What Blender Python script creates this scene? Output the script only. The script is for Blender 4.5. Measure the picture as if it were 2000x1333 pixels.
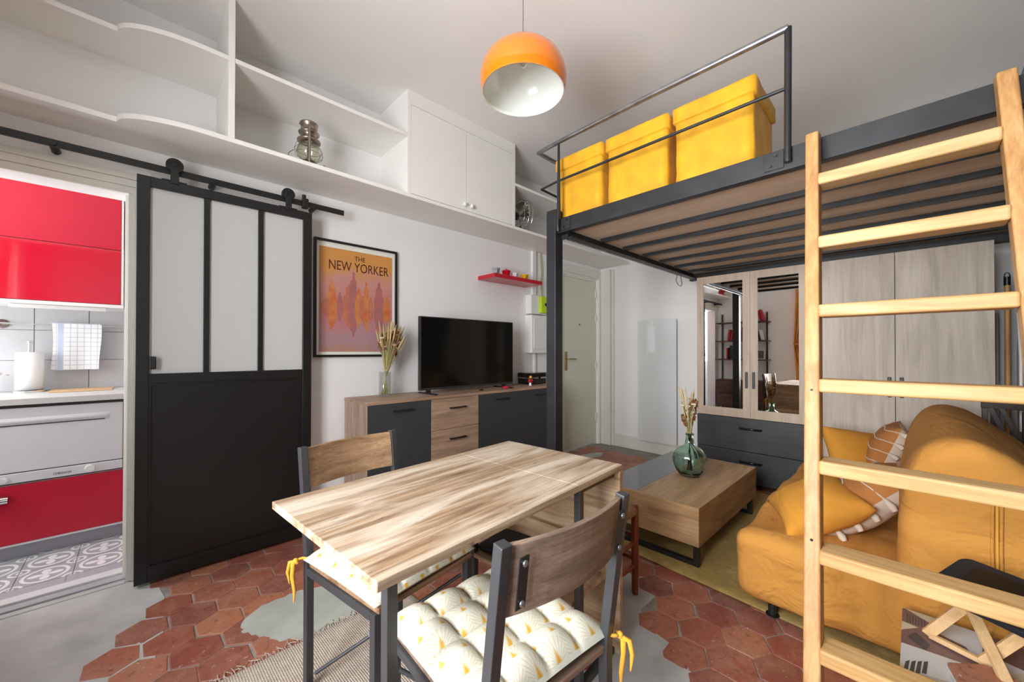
import bpy, math, random
from mathutils import Vector, Matrix, noise, Euler
random.seed(7)
R = math.radians
scene = bpy.context.scene
for o in list(bpy.data.objects): bpy.data.objects.remove(o)
COL = scene.collection

# ------------------------------------------------------------------ camera
H = 1.18
YAW, PIT, ROL, FPX, CY0 = 0.802786, 0.007509, 0.000918, 757.64, 679.94
cd = bpy.data.cameras.new('camera'); cam = bpy.data.objects.new('camera', cd); COL.objects.link(cam)
Fv = Vector((math.cos(YAW)*math.cos(PIT), math.sin(YAW)*math.cos(PIT), math.sin(PIT)))
Rv = Vector((math.sin(YAW), -math.cos(YAW), 0)); Uv = Rv.cross(Fv)
R2 = Rv*math.cos(ROL)+Uv*math.sin(ROL); U2 = Uv*math.cos(ROL)-Rv*math.sin(ROL)
cam.matrix_world = Matrix(((R2.x, U2.x, -Fv.x, 0), (R2.y, U2.y, -Fv.y, 0), (R2.z, U2.z, -Fv.z, H), (0, 0, 0, 1)))
cd.sensor_width = 36; cd.lens = FPX/2000*36; cd.shift_y = (CY0-666.5)/2000; cd.clip_start = .02
scene.camera = cam
def px(p):
    v = Vector(p)-Vector((0, 0, H)); w = v.dot(Fv)
    if w < .05: return None
    return (1000+FPX*v.dot(R2)/w, CY0-FPX*v.dot(U2)/w, w)

# ------------------------------------------------------------------ light
world = bpy.data.worlds.new('sky'); scene.world = world; world.use_nodes = True
bg = world.node_tree.nodes['Background']; bg.inputs[0].default_value = (.85, .92, 1, 1); bg.inputs[1].default_value = 1.2
def area(name, loc, rot, sx, sy, power, col=(1, 1, 1)):
    l = bpy.data.lights.new(name, 'AREA'); l.shape = 'RECTANGLE'; l.size = sx; l.size_y = sy; l.energy = power; l.color = col
    o = bpy.data.objects.new(name, l); COL.objects.link(o); o.location = loc; o.rotation_euler = rot; return o
WIN_Z0, WIN_Z1, WIN_Y0, WIN_Y1 = .66, 2.42, -.06, 1.30
area('daylight_window', (-1.34, .26, 1.52), (0, R(-82), 0), 1.72, .62, 105, (.96, .98, 1))
area('daylight_window', (-1.34, .97, 1.52), (0, R(-82), 0), 1.72, .62, 105, (.96, .98, 1))
area('kitchen_window_light', (-1.52, 3.45, 1.6), (0, R(-90), 0), 1.3, .9, 38, (1, 1, 1))
scene.view_settings.view_transform = 'Standard'; scene.view_settings.look = 'None'
scene.view_settings.exposure = .10; scene.view_settings.gamma = 1; scene.view_settings.use_curve_mapping = False

cy = scene.cycles
cy.max_bounces = 8; cy.diffuse_bounces = 5; cy.glossy_bounces = 4; cy.transmission_bounces = 6; cy.transparent_max_bounces = 8
cy.caustics_reflective = False; cy.caustics_refractive = False; cy.use_adaptive_sampling = True; cy.adaptive_threshold = .06; cy.adaptive_min_samples = 16; cy.sample_clamp_indirect = 6

# ------------------------------------------------------------------ materials
MATS = {}
def srgb(r, g, b):
    f = lambda c: (c/255/12.92) if c/255 <= .04045 else ((c/255+.055)/1.055)**2.4
    return (f(r), f(g), f(b), 1)
class N:
    def __init__(s, name):
        s.m = bpy.data.materials.new(name); s.m.use_nodes = True; s.t = s.m.node_tree
        s.p = s.t.nodes['Principled BSDF']; s.out = s.t.nodes['Material Output']; MATS[name] = s.m
    def n(s, typ, **k):
        x = s.t.nodes.new('ShaderNode'+typ)
        for a, b in k.items(): setattr(x, a, b)
        return x
    def l(s, a, b): s.t.links.new(a, b)
    def math(s, op, a, b=None, c=None):
        x = s.n('Math', operation=op)
        for i, q in enumerate((a, b, c)):
            if q is None: continue
            if isinstance(q, (int, float)): x.inputs[i].default_value = q
            else: s.l(q, x.inputs[i])
        return x.outputs[0]
    def co(s, scale=(1, 1, 1), kind='Object', rot=(0, 0, 0)):
        t = s.n('TexCoord'); m = s.n('Mapping'); m.inputs['Scale'].default_value = scale; m.inputs['Rotation'].default_value = rot
        s.l(t.outputs[kind], m.inputs[0]); return m.outputs[0]
    def noise(s, vec, scale=5, detail=4, rough=.55, dist=0):
        x = s.n('TexNoise'); s.l(vec, x.inputs['Vector']); x.inputs['Scale'].default_value = scale
        x.inputs['Detail'].default_value = detail; x.inputs['Roughness'].default_value = rough; x.inputs['Distortion'].default_value = dist
        return x.outputs['Fac']
    def ramp(s, fac, stops):
        x = s.n('ValToRGB'); e = x.color_ramp.elements
        while len(e) < len(stops): e.new(.5)
        for q, (p, c) in zip(e, stops): q.position = p; q.color = c
        s.l(fac, x.inputs[0]); return x.outputs[0]
    def mix(s, fac, a, b, mode='MIX'):
        x = s.n('Mix', data_type='RGBA', blend_type=mode)
        for i, q in ((0, fac), (6, a), (7, b)):
            if isinstance(q, (int, float)): x.inputs[i].default_value = q
            elif isinstance(q, tuple): x.inputs[i].default_value = q
            else: s.l(q, x.inputs[i])
        return x.outputs[2]
    def bump(s, h, strength=.2, dist=.002):
        b = s.n('Bump'); b.inputs['Strength'].default_value = strength; b.inputs['Distance'].default_value = dist
        s.l(h, b.inputs['Height']); s.l(b.outputs[0], s.p.inputs['Normal'])
    def col(s, c):
        if isinstance(c, tuple): s.p.inputs['Base Color'].default_value = c
        else: s.l(c, s.p.inputs['Base Color'])
def scl(c, k): return (min(1, c[0]*k), min(1, c[1]*k), min(1, c[2]*k), 1)
def plain(name, c, rough=.5, metal=0, var=.06, nscale=6, bump=0, bscale=120, bdist=.001, coat=0, spec=.5):
    s = N(name); v = s.co()
    f = s.noise(v, nscale, 3)
    s.col(s.ramp(f, [(.3, scl(c, 1-var)), (.7, scl(c, 1+var))]))
    s.p.inputs['Roughness'].default_value = rough; s.p.inputs['Metallic'].default_value = metal
    s.p.inputs['Coat Weight'].default_value = coat; s.p.inputs['Specular IOR Level'].default_value = spec
    if bump: s.bump(s.noise(v, bscale, 2), bump, bdist)
    return s.m
def wood(name, c_lo, c_mid, c_hi, axis=0, stretch=14, scale=1.6, rough=.5, fine=.25, dist=.8, bump=.12, knots=0, wash=None):
    s = N(name); sc = [stretch*scale]*3; sc[axis] = scale
    v = s.co(tuple(sc))
    a = s.noise(v, 1, 5, .6, dist)
    sc2 = [90*scale]*3; sc2[axis] = 3*scale
    b = s.noise(s.co(tuple(sc2)), 1, 3, .6)
    base = s.ramp(a, [(.32, c_lo), (.5, c_mid), (.68, c_hi)])
    dark = s.ramp(b, [(.35, (1-fine, 1-fine, 1-fine, 1)), (.65, (1, 1, 1, 1))])
    c = s.mix(1.0, base, dark, 'MULTIPLY')
    if wash:
        sw = [7.0]*3; sw[axis] = 1.6
        c = s.mix(s.ramp(s.noise(s.co(tuple(sw)), 1, 3, .6, .6), [(.48, (0, 0, 0, 1)), (.66, (.8, .8, .8, 1))]), c, wash)
        sk = [60.0]*3; sk[axis] = 7
        c = s.mix(s.ramp(s.noise(s.co(tuple(sk)), 1, 3, .7, 2.0), [(.64, (0, 0, 0, 1)), (.70, (.75, .75, .75, 1))]), c, scl(c_lo, .55))
    if knots:
        kk = [knots*2.2]*3; kk[axis] = knots
        vo = s.n('TexVoronoi', feature='F1'); s.l(s.co(tuple(kk)), vo.inputs['Vector']); vo.inputs['Scale'].default_value = 1
        c = s.mix(s.ramp(vo.outputs['Distance'], [(.055, (.85, .85, .85, 1)), (.10, (0, 0, 0, 1))]), c, scl(c_lo, .4))
    s.col(c)
    s.p.inputs['Roughness'].default_value = rough
    if bump: s.bump(b, bump, .0006)
    return s.m
def fabric(name, c, rough=.9, wscale=500, var=.08, strength=.25, sheen=.2, nscale=5, folds=0):
    s = N(name); v = s.co()
    f = s.noise(v, nscale, 5)
    w = s.n('TexWave', wave_type='BANDS', bands_direction='X'); s.l(v, w.inputs[0]); w.inputs['Scale'].default_value = wscale/6.28
    w2 = s.n('TexWave', wave_type='BANDS', bands_direction='Y'); s.l(v, w2.inputs[0]); w2.inputs['Scale'].default_value = wscale/6.28
    s.col(s.ramp(f, [(.3, scl(c, 1-var)), (.7, scl(c, 1+var))]))
    s.p.inputs['Roughness'].default_value = rough; s.p.inputs['Sheen Weight'].default_value = sheen
    hh = s.math('ADD', w.outputs['Fac'], w2.outputs['Fac'])
    s.bump(hh, strength, .0006)
    if folds:
        fo = s.noise(s.co((2.2, 5.5, 7.5), rot=(.5, .3, .6)), 1, 3, .5, 1.4)
        b2 = s.n('Bump'); b2.inputs['Strength'].default_value = .55*folds; b2.inputs['Distance'].default_value = .05; s.l(fo, b2.inputs['Height'])
        b1 = [x for x in s.t.nodes if x.bl_idname == 'ShaderNodeBump' and x != b2][0]; s.l(b2.outputs[0], b1.inputs['Normal'])
    return s.m
def glass(name, c, rough=.02, trans=1.0, ior=1.45):
    s = N(name); s.col(c); s.p.inputs['Roughness'].default_value = rough
    s.p.inputs['Transmission Weight'].default_value = trans; s.p.inputs['IOR'].default_value = ior
    return s.m
def clear(name, tint=(.97, .99, .98, 1), refl=.10):
    s = N(name); tr = s.n('BsdfTransparent'); tr.inputs[0].default_value = tint
    gl = s.n('BsdfGlossy'); gl.inputs['Roughness'].default_value = .02
    lw = s.n('LayerWeight'); lw.inputs[0].default_value = .25
    mx = s.n('MixShader'); s.l(s.math('MULTIPLY_ADD', lw.outputs['Facing'], .5, refl*.5), mx.inputs[0]); s.l(tr.outputs[0], mx.inputs[1]); s.l(gl.outputs[0], mx.inputs[2])
    s.l(mx.outputs[0], s.out.inputs[0]); return s.m

plain('wall_white', (.85, .845, .84, 1), .9, var=.02, nscale=2, bump=.12, bscale=60, bdist=.0015)
plain('ceiling_white', (.84, .825, .815, 1), .92, var=.03, nscale=1.2, bump=.15, bscale=25, bdist=.002)
plain('shelf_white', (.86, .85, .82, 1), .45, var=.015)
plain('trim_cream', (.76, .75, .68, 1), .45, var=.03)
plain('door_cream', (.67, .68, .57, 1), .42, var=.03, nscale=1.5)
plain('grey_wall', (.19, .20, .205, 1), .9, var=.03)
plain('radiator_glass', (.74, .77, .77, 1), .06, var=.0, coat=.5)
plain('black_satin', (.007, .007, .0075, 1), .38, var=.15, nscale=3)
plain('black_metal', (.011, .012, .012, 1), .45, metal=0, var=.1)
plain('black_gloss', (.006, .006, .006, 1), .12, var=0)
plain('tv_screen', (.004, .0035, .003, 1), .10, var=0, spec=.35)
plain('tv_bezel', (.05, .05, .05, 1), .35, metal=.5)
s = N('frosted_glass'); s.col((.90, .92, .905, 1)); s.p.inputs['Roughness'].default_value = .38; s.p.inputs['Transmission Weight'].default_value = .35; s.p.inputs['IOR'].default_value = 1.2
plain('steel_dark', (.024, .025, .0275, 1), .45, metal=.3, var=.25, nscale=9, bump=.05, bscale=200)
plain('steel_bright', (.30, .31, .33, 1), .3, metal=.9, var=.25, nscale=14)
plain('chair_steel', (.06, .062, .068, 1), .42, metal=.35, var=.1)
plain('chrome', (.75, .75, .75, 1), .12, metal=1, var=.02)
plain('pewter', (.36, .31, .26, 1), .3, metal=.9, var=.3, nscale=25)
plain('brass', (.34, .26, .11, 1), .32, metal=.85, var=.15, nscale=30)
plain('cement', (.47, .475, .465, 1), .8, var=.16, nscale=5, bump=.25, bscale=40, bdist=.003)
plain('cement_green', (.42, .44, .395, 1), .75, var=.1, nscale=7, bump=.2, bscale=60)
plain('grout', (.30, .27, .24, 1), .95, var=.25, nscale=12, bump=.4, bscale=90, bdist=.003)
def tile_mat(name, rnd):
    s = N(name); v = s.co((1, 1, 1))
    if rnd == 'obj':
        oi = s.n('ObjectInfo'); r = oi.outputs['Random']
    else:
        g = s.n('NewGeometry'); r = g.outputs['Random Per Island']
    base = s.ramp(r, [(0, (.26, .066, .044, 1)), (.2, (.40, .13, .07, 1)), (.4, (.22, .075, .058, 1)), (.6, (.45, .175, .09, 1)), (.8, (.31, .09, .055, 1)), (1, (.19, .075, .062, 1))])
    geo = s.n('NewGeometry'); mp = s.n('Mapping'); s.l(geo.outputs['Position'], mp.inputs[0])
    n1 = s.noise(mp.outputs[0], 9, 6, .65, .6); n2 = s.noise(mp.outputs[0], 38, 6, .7, .4)
    c = s.mix(s.math('MULTIPLY', s.ramp(n1, [(.42, (0, 0, 0, 1)), (.68, (1, 1, 1, 1))]), .55), base, (.44, .23, .165, 1))
    c = s.mix(s.ramp(n2, [(.54, (0, 0, 0, 1)), (.70, (.75, .75, .75, 1))]), c, (.11, .045, .034, 1))
    n3 = s.noise(mp.outputs[0], 60, 3, .5)
    c = s.mix(s.ramp(n3, [(.66, (0, 0, 0, 1)), (.72, (.8, .8, .8, 1))]), c, (.55, .48, .43, 1))
    s.col(c); s.p.inputs['Roughness'].default_value = .48
    s.bump(s.math('ADD', n1, s.math('MULTIPLY', n2, .6)), .5, .0035); return s.m
tile_mat('terracotta', 'obj'); tile_mat('terracotta_far', 'island')
wood('table_wood', (.24, .14, .075, 1), (.47, .32, .195, 1), (.68, .57, .44, 1), 0, 22, 1.2, .42, .36, 1.4, wash=(.74, .64, .52, 1))
wood('table_wood_y', (.30, .17, .085, 1), (.50, .345, .21, 1), (.62, .48, .34, 1), 1, 9, 1.5, .42, .2, 1.2)
wood('chair_wood', (.19, .105, .055, 1), (.34, .20, .11, 1), (.46, .29, .165, 1), 0, 10, 2.2, .45, .3, 1.0)
wood('chair_wood_grey', (.17, .115, .085, 1), (.27, .185, .135, 1), (.36, .255, .19, 1), 0, 10, 2.2, .45, .3, 1.0)
wood('sideboard_wood', (.30, .19, .125, 1), (.43, .285, .19, 1), (.52, .36, .25, 1), 0, 12, 2.0, .5, .22, .8)
wood('sideboard_wood_z', (.34, .235, .17, 1), (.45, .32, .235, 1), (.55, .41, .31, 1), 2, 12, 2.0, .5, .25, .6)
wood('wardrobe_wood', (.42, .35, .285, 1), (.54, .46, .385, 1), (.60, .52, .44, 1), 2, 8, 1.3, .5, .12, 1.0)
wood('wardrobe_frame_wood', (.47, .36, .265, 1), (.56, .44, .33, 1), (.62, .50, .385, 1), 2, 9, 1.5, .5, .12, .6)
wood('wardrobe_dark', (.032, .033, .036, 1), (.045, .046, .050, 1), (.058, .06, .065, 1), 1, 6, 2, .5, .2, .6)
plain('sideboard_dark', (.040, .042, .046, 1), .5, var=.05)
wood('coffee_wood', (.34, .19, .085, 1), (.49, .30, .145, 1), (.58, .38, .20, 1), 0, 9, 1.8, .42, .18, 1.2)
wood('coffee_wood_y', (.34, .19, .085, 1), (.49, .30, .145, 1), (.58, .38, .20, 1), 1, 9, 1.8, .42, .18, 1.2)
wood('pine_z', (.42, .20, .065, 1), (.56, .30, .11, 1), (.64, .38, .16, 1), 2, 12, 2.2, .5, .15, .6, knots=3.2)
wood('pine_y', (.46, .25, .085, 1), (.61, .38, .155, 1), (.69, .47, .22, 1), 1, 10, 2.2, .5, .12, .8, knots=3.2)
wood('pine_small', (.55, .34, .15, 1), (.66, .43, .21, 1), (.72, .50, .27, 1), 0, 8, 3, .5, .12, .6)
wood('plywood', (.74, .57, .41, 1), (.84, .66, .49, 1), (.87, .71, .55, 1), 1, 8, 1.6, .7, .14, .9)
wood('red_wood', (.16, .03, .01, 1), (.27, .055, .018, 1), (.34, .08, .03, 1), 2, 8, 3, .3, .2)
wood('dark_chair_wood', (.022, .012, .010, 1), (.04, .022, .018, 1), (.06, .035, .03, 1), 2, 8, 3, .3, .2)
wood('walnut', (.045, .02, .012, 1), (.08, .036, .02, 1), (.12, .055, .03, 1), 1, 8, 2, .5, .2)
fabric('sofa_orange', (.57, .262, .050, 1), .95, 420, .06, .22, 0, 3, folds=1)
fabric('pillow_mustard', (.60, .262, .028, 1), .9, 420, .05, .2, 0, folds=.5)
fabric('pillow_rust', (.42, .17, .045, 1), .95, 420, .08, .2, 0)
fabric('pillow_cream', (.66, .56, .46, 1), .95, 420, .06, .25, .1)
fabric('velvet_yellow', (.66, .325, .005, 1), .7, 900, .20, .08, .08, 8)
fabric('curtain_orange', (.62, .26, .03, 1), .9, 700, .06, .1, .1)
fabric('navy_cloth', (.010, .016, .024, 1), .5, 900, .1, .1, 0)
fabric('tie_yellow', (.72, .36, .03, 1), .9, 900, .06, .1, .1)
fabric('black_cloth', (.012, .012, .013, 1), .8, 500, .1, .2, 0)
plain('lamp_orange', (.78, .19, .005, 1), .12, var=.02, coat=.6)
plain('lamp_white', (.78, .80, .76, 1), .15, var=.01, coat=.4)
plain('red_lacquer', (.50, .004, .016, 1), .3, var=.03, coat=.2)
plain('red_gloss', (.58, .006, .03, 1), .08, var=.02, coat=.6)
plain('red_matte', (.55, .008, .035, 1), .35, var=.03)
plain('white_plastic', (.82, .82, .81, 1), .3, var=.01)
plain('kitchen_silver', (.70, .71, .72, 1), .38, metal=0, var=.02)
plain('worktop_grey', (.62, .62, .60, 1), .3, var=.04, nscale=30)
plain('plinth_grey', (.42, .42, .46, 1), .45, var=.03)
plain('splash_grey', (.50, .50, .52, 1), .25, var=.02)
plain('paper_white', (.88, .88, .88, 1), .9, var=.01)
plain('lime_green', (.50, .72, .01, 1), .35, var=.03)
plain('cup_grey', (.36, .40, .44, 1), .25, var=.03)
plain('cup_yellow', (.80, .47, .01, 1), .25, var=.03)
plain('cup_white', (.78, .80, .80, 1), .25, var=.03)
plain('ink_brown', (.085, .018, .006, 1), .7, var=.05)
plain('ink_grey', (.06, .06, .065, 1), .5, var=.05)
plain('mat_cream', (.80, .79, .72, 1), .7, var=.01)
plain('concrete_edge', (.62, .61, .60, 1), .8, var=.15, nscale=30)
plain('photo_grey', (.12, .11, .10, 1), .4, var=.5, nscale=20)
plain('book_red', (.36, .012, .014, 1), .6, var=.1); plain('book_black', (.015, .015, .016, 1), .6); plain('book_cream', (.62, .58, .50, 1), .7)
s = N('mirror_silver'); s.col((.90, .92, .91, 1)); s.p.inputs['Metallic'].default_value = 1; s.p.inputs['Roughness'].default_value = .01
glass('bottle_green', (.74, .95, .83, 1), .03, 1, 1.45); clear('clear_glass'); clear('window_glass', (1, 1, 1, 1), .05); clear('lantern_glass', (.93, .93, .88, 1), .12)
s = N('smoked_glass'); s.col((.045, .05, .055, 1)); s.p.inputs['Roughness'].default_value = .04; s.p.inputs['Coat Weight'].default_value = .5
s = N('led_red'); s.col((.6, .01, .01, 1)); s.p.inputs['Emission Color'].default_value = (1, .03, .02, 1); s.p.inputs['Emission Strength'].default_value = .7
plain('straw', (.55, .42, .20, 1), .9, var=.2, nscale=60); plain('straw_green', (.40, .36, .15, 1), .9, var=.2, nscale=60)
plain('flower_brown', (.20, .07, .025, 1), .9, var=.3, nscale=80); plain('flower_cream', (.72, .62, .46, 1), .9, var=.15, nscale=80)
plain('flower_pink', (.62, .33, .24, 1), .9, var=.2, nscale=80)
# rush seat
s = N('rush'); v = s.co((1, 1, 1)); w = s.n('TexWave', wave_type='BANDS', bands_direction='X'); s.l(v, w.inputs[0]); w.inputs['Scale'].default_value = 26; w.inputs['Distortion'].default_value = 1.5
s.col(s.ramp(w.outputs['Fac'], [(.1, (.22, .12, .05, 1)), (.6, (.46, .29, .13, 1))])); s.p.inputs['Roughness'].default_value = .8; s.bump(w.outputs['Fac'], .8, .004)
# woven rugs
s = N('rug_beige'); v = s.co((1, 1, 1)); w = s.n('TexWave', wave_type='BANDS', bands_direction='Y'); s.l(v, w.inputs[0]); w.inputs['Scale'].default_value = 34; w.inputs['Distortion'].default_value = .6
w2 = s.n('TexWave', wave_type='BANDS', bands_direction='X'); s.l(v, w2.inputs[0]); w2.inputs['Scale'].default_value = 40; w2.inputs['Distortion'].default_value = .6
h = s.math('MULTIPLY', w.outputs['Fac'], w2.outputs['Fac']); f = s.noise(v, 40, 4)
s.col(s.mix(.35, s.ramp(h, [(0, (.44, .35, .27, 1)), (.7, (.74, .66, .56, 1))]), s.ramp(f, [(.3, (.46, .38, .30, 1)), (.7, (.76, .69, .60, 1))])))
s.p.inputs['Roughness'].default_value = .95; s.bump(h, .8, .004)
s = N('rug_olive'); v = s.co((1, 1, 1)); f = s.noise(v, 4, 8, .7, .5); g = s.noise(s.co((90, 14, 1)), 1, 4, .6)
c = s.ramp(f, [(.3, (.20, .135, .04, 1)), (.44, (.44, .30, .085, 1)), (.54, (.30, .22, .075, 1)), (.64, (.52, .37, .13, 1)), (.74, (.54, .47, .34, 1))])
s.col(s.mix(.45, c, s.ramp(g, [(.3, (.22, .15, .045, 1)), (.7, (.50, .35, .11, 1))]))); s.p.inputs['Roughness'].default_value = .95; s.bump(g, .4, .002)
# cushion print: fans of fine lines springing from yellow points
s = N('cushion_print'); t = s.n('TexCoord'); sep = s.n('SeparateXYZ'); s.l(t.outputs['Object'], sep.inputs[0])
NX = 16.5
row = s.math('MULTIPLY', sep.outputs[1], NX*1.25); rid = s.math('FLOOR', row); ry = s.math('SUBTRACT', row, rid)
cx = s.math('ADD', s.math('MULTIPLY', sep.outputs[0], NX), s.math('MULTIPLY', rid, .5)); fx = s.math('SUBTRACT', s.math('FRACT', cx), .5)
ang = s.math('ARCTAN2', fx, s.math('ADD', ry, .05)); rad = s.math('SQRT', s.math('ADD', s.math('MULTIPLY', fx, fx), s.math('MULTIPLY', ry, ry)))
lines = s.math('GREATER_THAN', s.math('SINE', s.math('MULTIPLY', ang, 26)), .55)
lines = s.math('MULTIPLY', lines, s.math('LESS_THAN', rad, .85))
core = s.math('SUBTRACT', 1, s.math('MULTIPLY', s.math('ADD', s.math('MULTIPLY', s.math('ABSOLUTE', fx), 5.5), s.math('MULTIPLY', ry, 1.9)), 1)); core = s.math('MAXIMUM', core, 0)
fac = s.math('MINIMUM', s.math('ADD', s.math('MULTIPLY', lines, .38), s.math('MULTIPLY', core, 1.5)), 1)
s.col(s.mix(fac, (.63, .64, .55, 1), (.56, .31, .03, 1))); s.p.inputs['Roughness'].default_value = .9
# patterned cement floor tiles of the kitchen
s = N('pattern_tile'); t = s.n('TexCoord'); sep = s.n('SeparateXYZ'); s.l(t.outputs['Object'], sep.inputs[0])
X = s.math('ABSOLUTE', s.math('MULTIPLY', sep.outputs[0], 10)); Y = s.math('ABSOLUTE', s.math('MULTIPLY', sep.outputs[1], 10))
rr = s.math('SQRT', s.math('ADD', s.math('MULTIPLY', X, X), s.math('MULTIPLY', Y, Y))); an = s.math('ARCTAN2', Y, X)
ring = s.math('LESS_THAN', s.math('ABSOLUTE', s.math('SUBTRACT', rr, .78)), .07)
petal = s.math('LESS_THAN', rr, s.math('MULTIPLY', s.math('ABSOLUTE', s.math('COSINE', s.math('MULTIPLY', an, 2))), .62))
cor = s.math('SQRT', s.math('ADD', s.math('POWER', s.math('SUBTRACT', 1, X), 2), s.math('POWER', s.math('SUBTRACT', 1, Y), 2)))
cr = s.math('GREATER_THAN', s.math('SINE', s.math('MULTIPLY', cor, 24)), .1); inr = s.math('LESS_THAN', cor, .5)
dark = s.math('GREATER_THAN', rr, .85)
m = s.math('MAXIMUM', s.math('MULTIPLY', dark, s.math('SUBTRACT', 1, s.math('MULTIPLY', inr, cr))), s.math('MULTIPLY', s.math('SUBTRACT', 1, petal), s.math('LESS_THAN', rr, .71)))
s.col(s.mix(m, (.88, .89, .90, 1), (.42, .43, .45, 1))); s.p.inputs['Roughness'].default_value = .35
# towel check
s = N('towel_check'); t = s.n('TexCoord'); sep = s.n('SeparateXYZ'); s.l(t.outputs['Object'], sep.inputs[0])
a = s.math('LESS_THAN', s.math('FRACT', s.math('MULTIPLY', sep.outputs[0], 32)), .12); b = s.math('LESS_THAN', s.math('FRACT', s.math('MULTIPLY', sep.outputs[2], 32)), .12)
edge = s.math('LESS_THAN', s.math('ABSOLUTE', s.math('ADD', sep.outputs[0], .075)), .012)
s.col(s.mix(edge, s.mix(s.math('MULTIPLY', s.math('MAXIMUM', a, b), .5), (.84, .86, .88, 1), (.22, .28, .42, 1)), (.50, .56, .70, 1))); s.p.inputs['Roughness'].default_value = .95
# poster print
s = N('poster_print'); t = s.n('TexCoord'); sep = s.n('SeparateXYZ'); s.l(t.outputs['Object'], sep.inputs[0])
f = s.noise(t.outputs['Object'], 7, 4, .6, .5); z = s.math('ADD', s.math('MULTIPLY', sep.outputs[2], 1.35), s.math('MULTIPLY', s.math('SUBTRACT', f, .5), .45))
c = s.ramp(z, [(.02, (.46, .24, .16, 1)), (.15, (.42, .26, .30, 1)), (.40, (.52, .20, .20, 1)), (.55, (.55, .24, .20, 1)), (.72, (.58, .28, .24, 1)), (.85, (.64, .30, .08, 1)), (1.0, (.66, .30, .07, 1))])
hw = s.n('TexWave', wave_type='BANDS', bands_direction='Z'); s.l(t.outputs['Object'], hw.inputs[0]); hw.inputs['Scale'].default_value = 24; hw.inputs['Distortion'].default_value = .5
s.col(s.mix(s.math('MULTIPLY', hw.outputs['Fac'], .16), c, (.20, .10, .16, 1))); s.p.inputs['Roughness'].default_value = .35
def tower_mat(name, a, b):
    s = N(name); t = s.n('TexCoord'); f = s.noise(t.outputs['Object'], 14, 4, .6)
    hw = s.n('TexWave', wave_type='BANDS', bands_direction='Z'); s.l(t.outputs['Object'], hw.inputs[0]); hw.inputs['Scale'].default_value = 30; hw.inputs['Distortion'].default_value = .4
    s.col(s.mix(s.math('MULTIPLY', hw.outputs['Fac'], .25), s.ramp(f, [(.35, a), (.65, b)]), (.22, .08, .08, 1))); s.p.inputs['Roughness'].default_value = .35
tower_mat('tower_rose', (.44, .13, .12, 1), (.60, .22, .10, 1)); tower_mat('tower_orange', (.62, .14, .05, 1), (.64, .30, .10, 1)); tower_mat('tower_mauve', (.34, .15, .17, 1), (.50, .16, .14, 1))
# collage print
s = N('collage_print'); v = s.co((1, 1, 1)); vo = s.n('TexVoronoi', feature='F1'); s.l(s.co((1.3, 1, 1)), vo.inputs['Vector']); vo.inputs['Scale'].default_value = 7
bw = s.n('SeparateColor'); s.l(vo.outputs['Color'], bw.inputs[0])
s.col(s.ramp(bw.outputs[0], [(.1, (.56, .50, .36, 1)), (.4, (.60, .55, .42, 1)), (.52, (.36, .22, .11, 1)), (.60, (.50, .46, .40, 1)), (.76, (.17, .10, .10, 1)), (.82, (.60, .62, .62, 1))])); s.t.nodes[-1] if False else None
for nd in s.t.nodes:
    if nd.bl_idname == 'ShaderNodeValToRGB': nd.color_ramp.interpolation = 'CONSTANT'
s.p.inputs['Roughness'].default_value = .4

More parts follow.
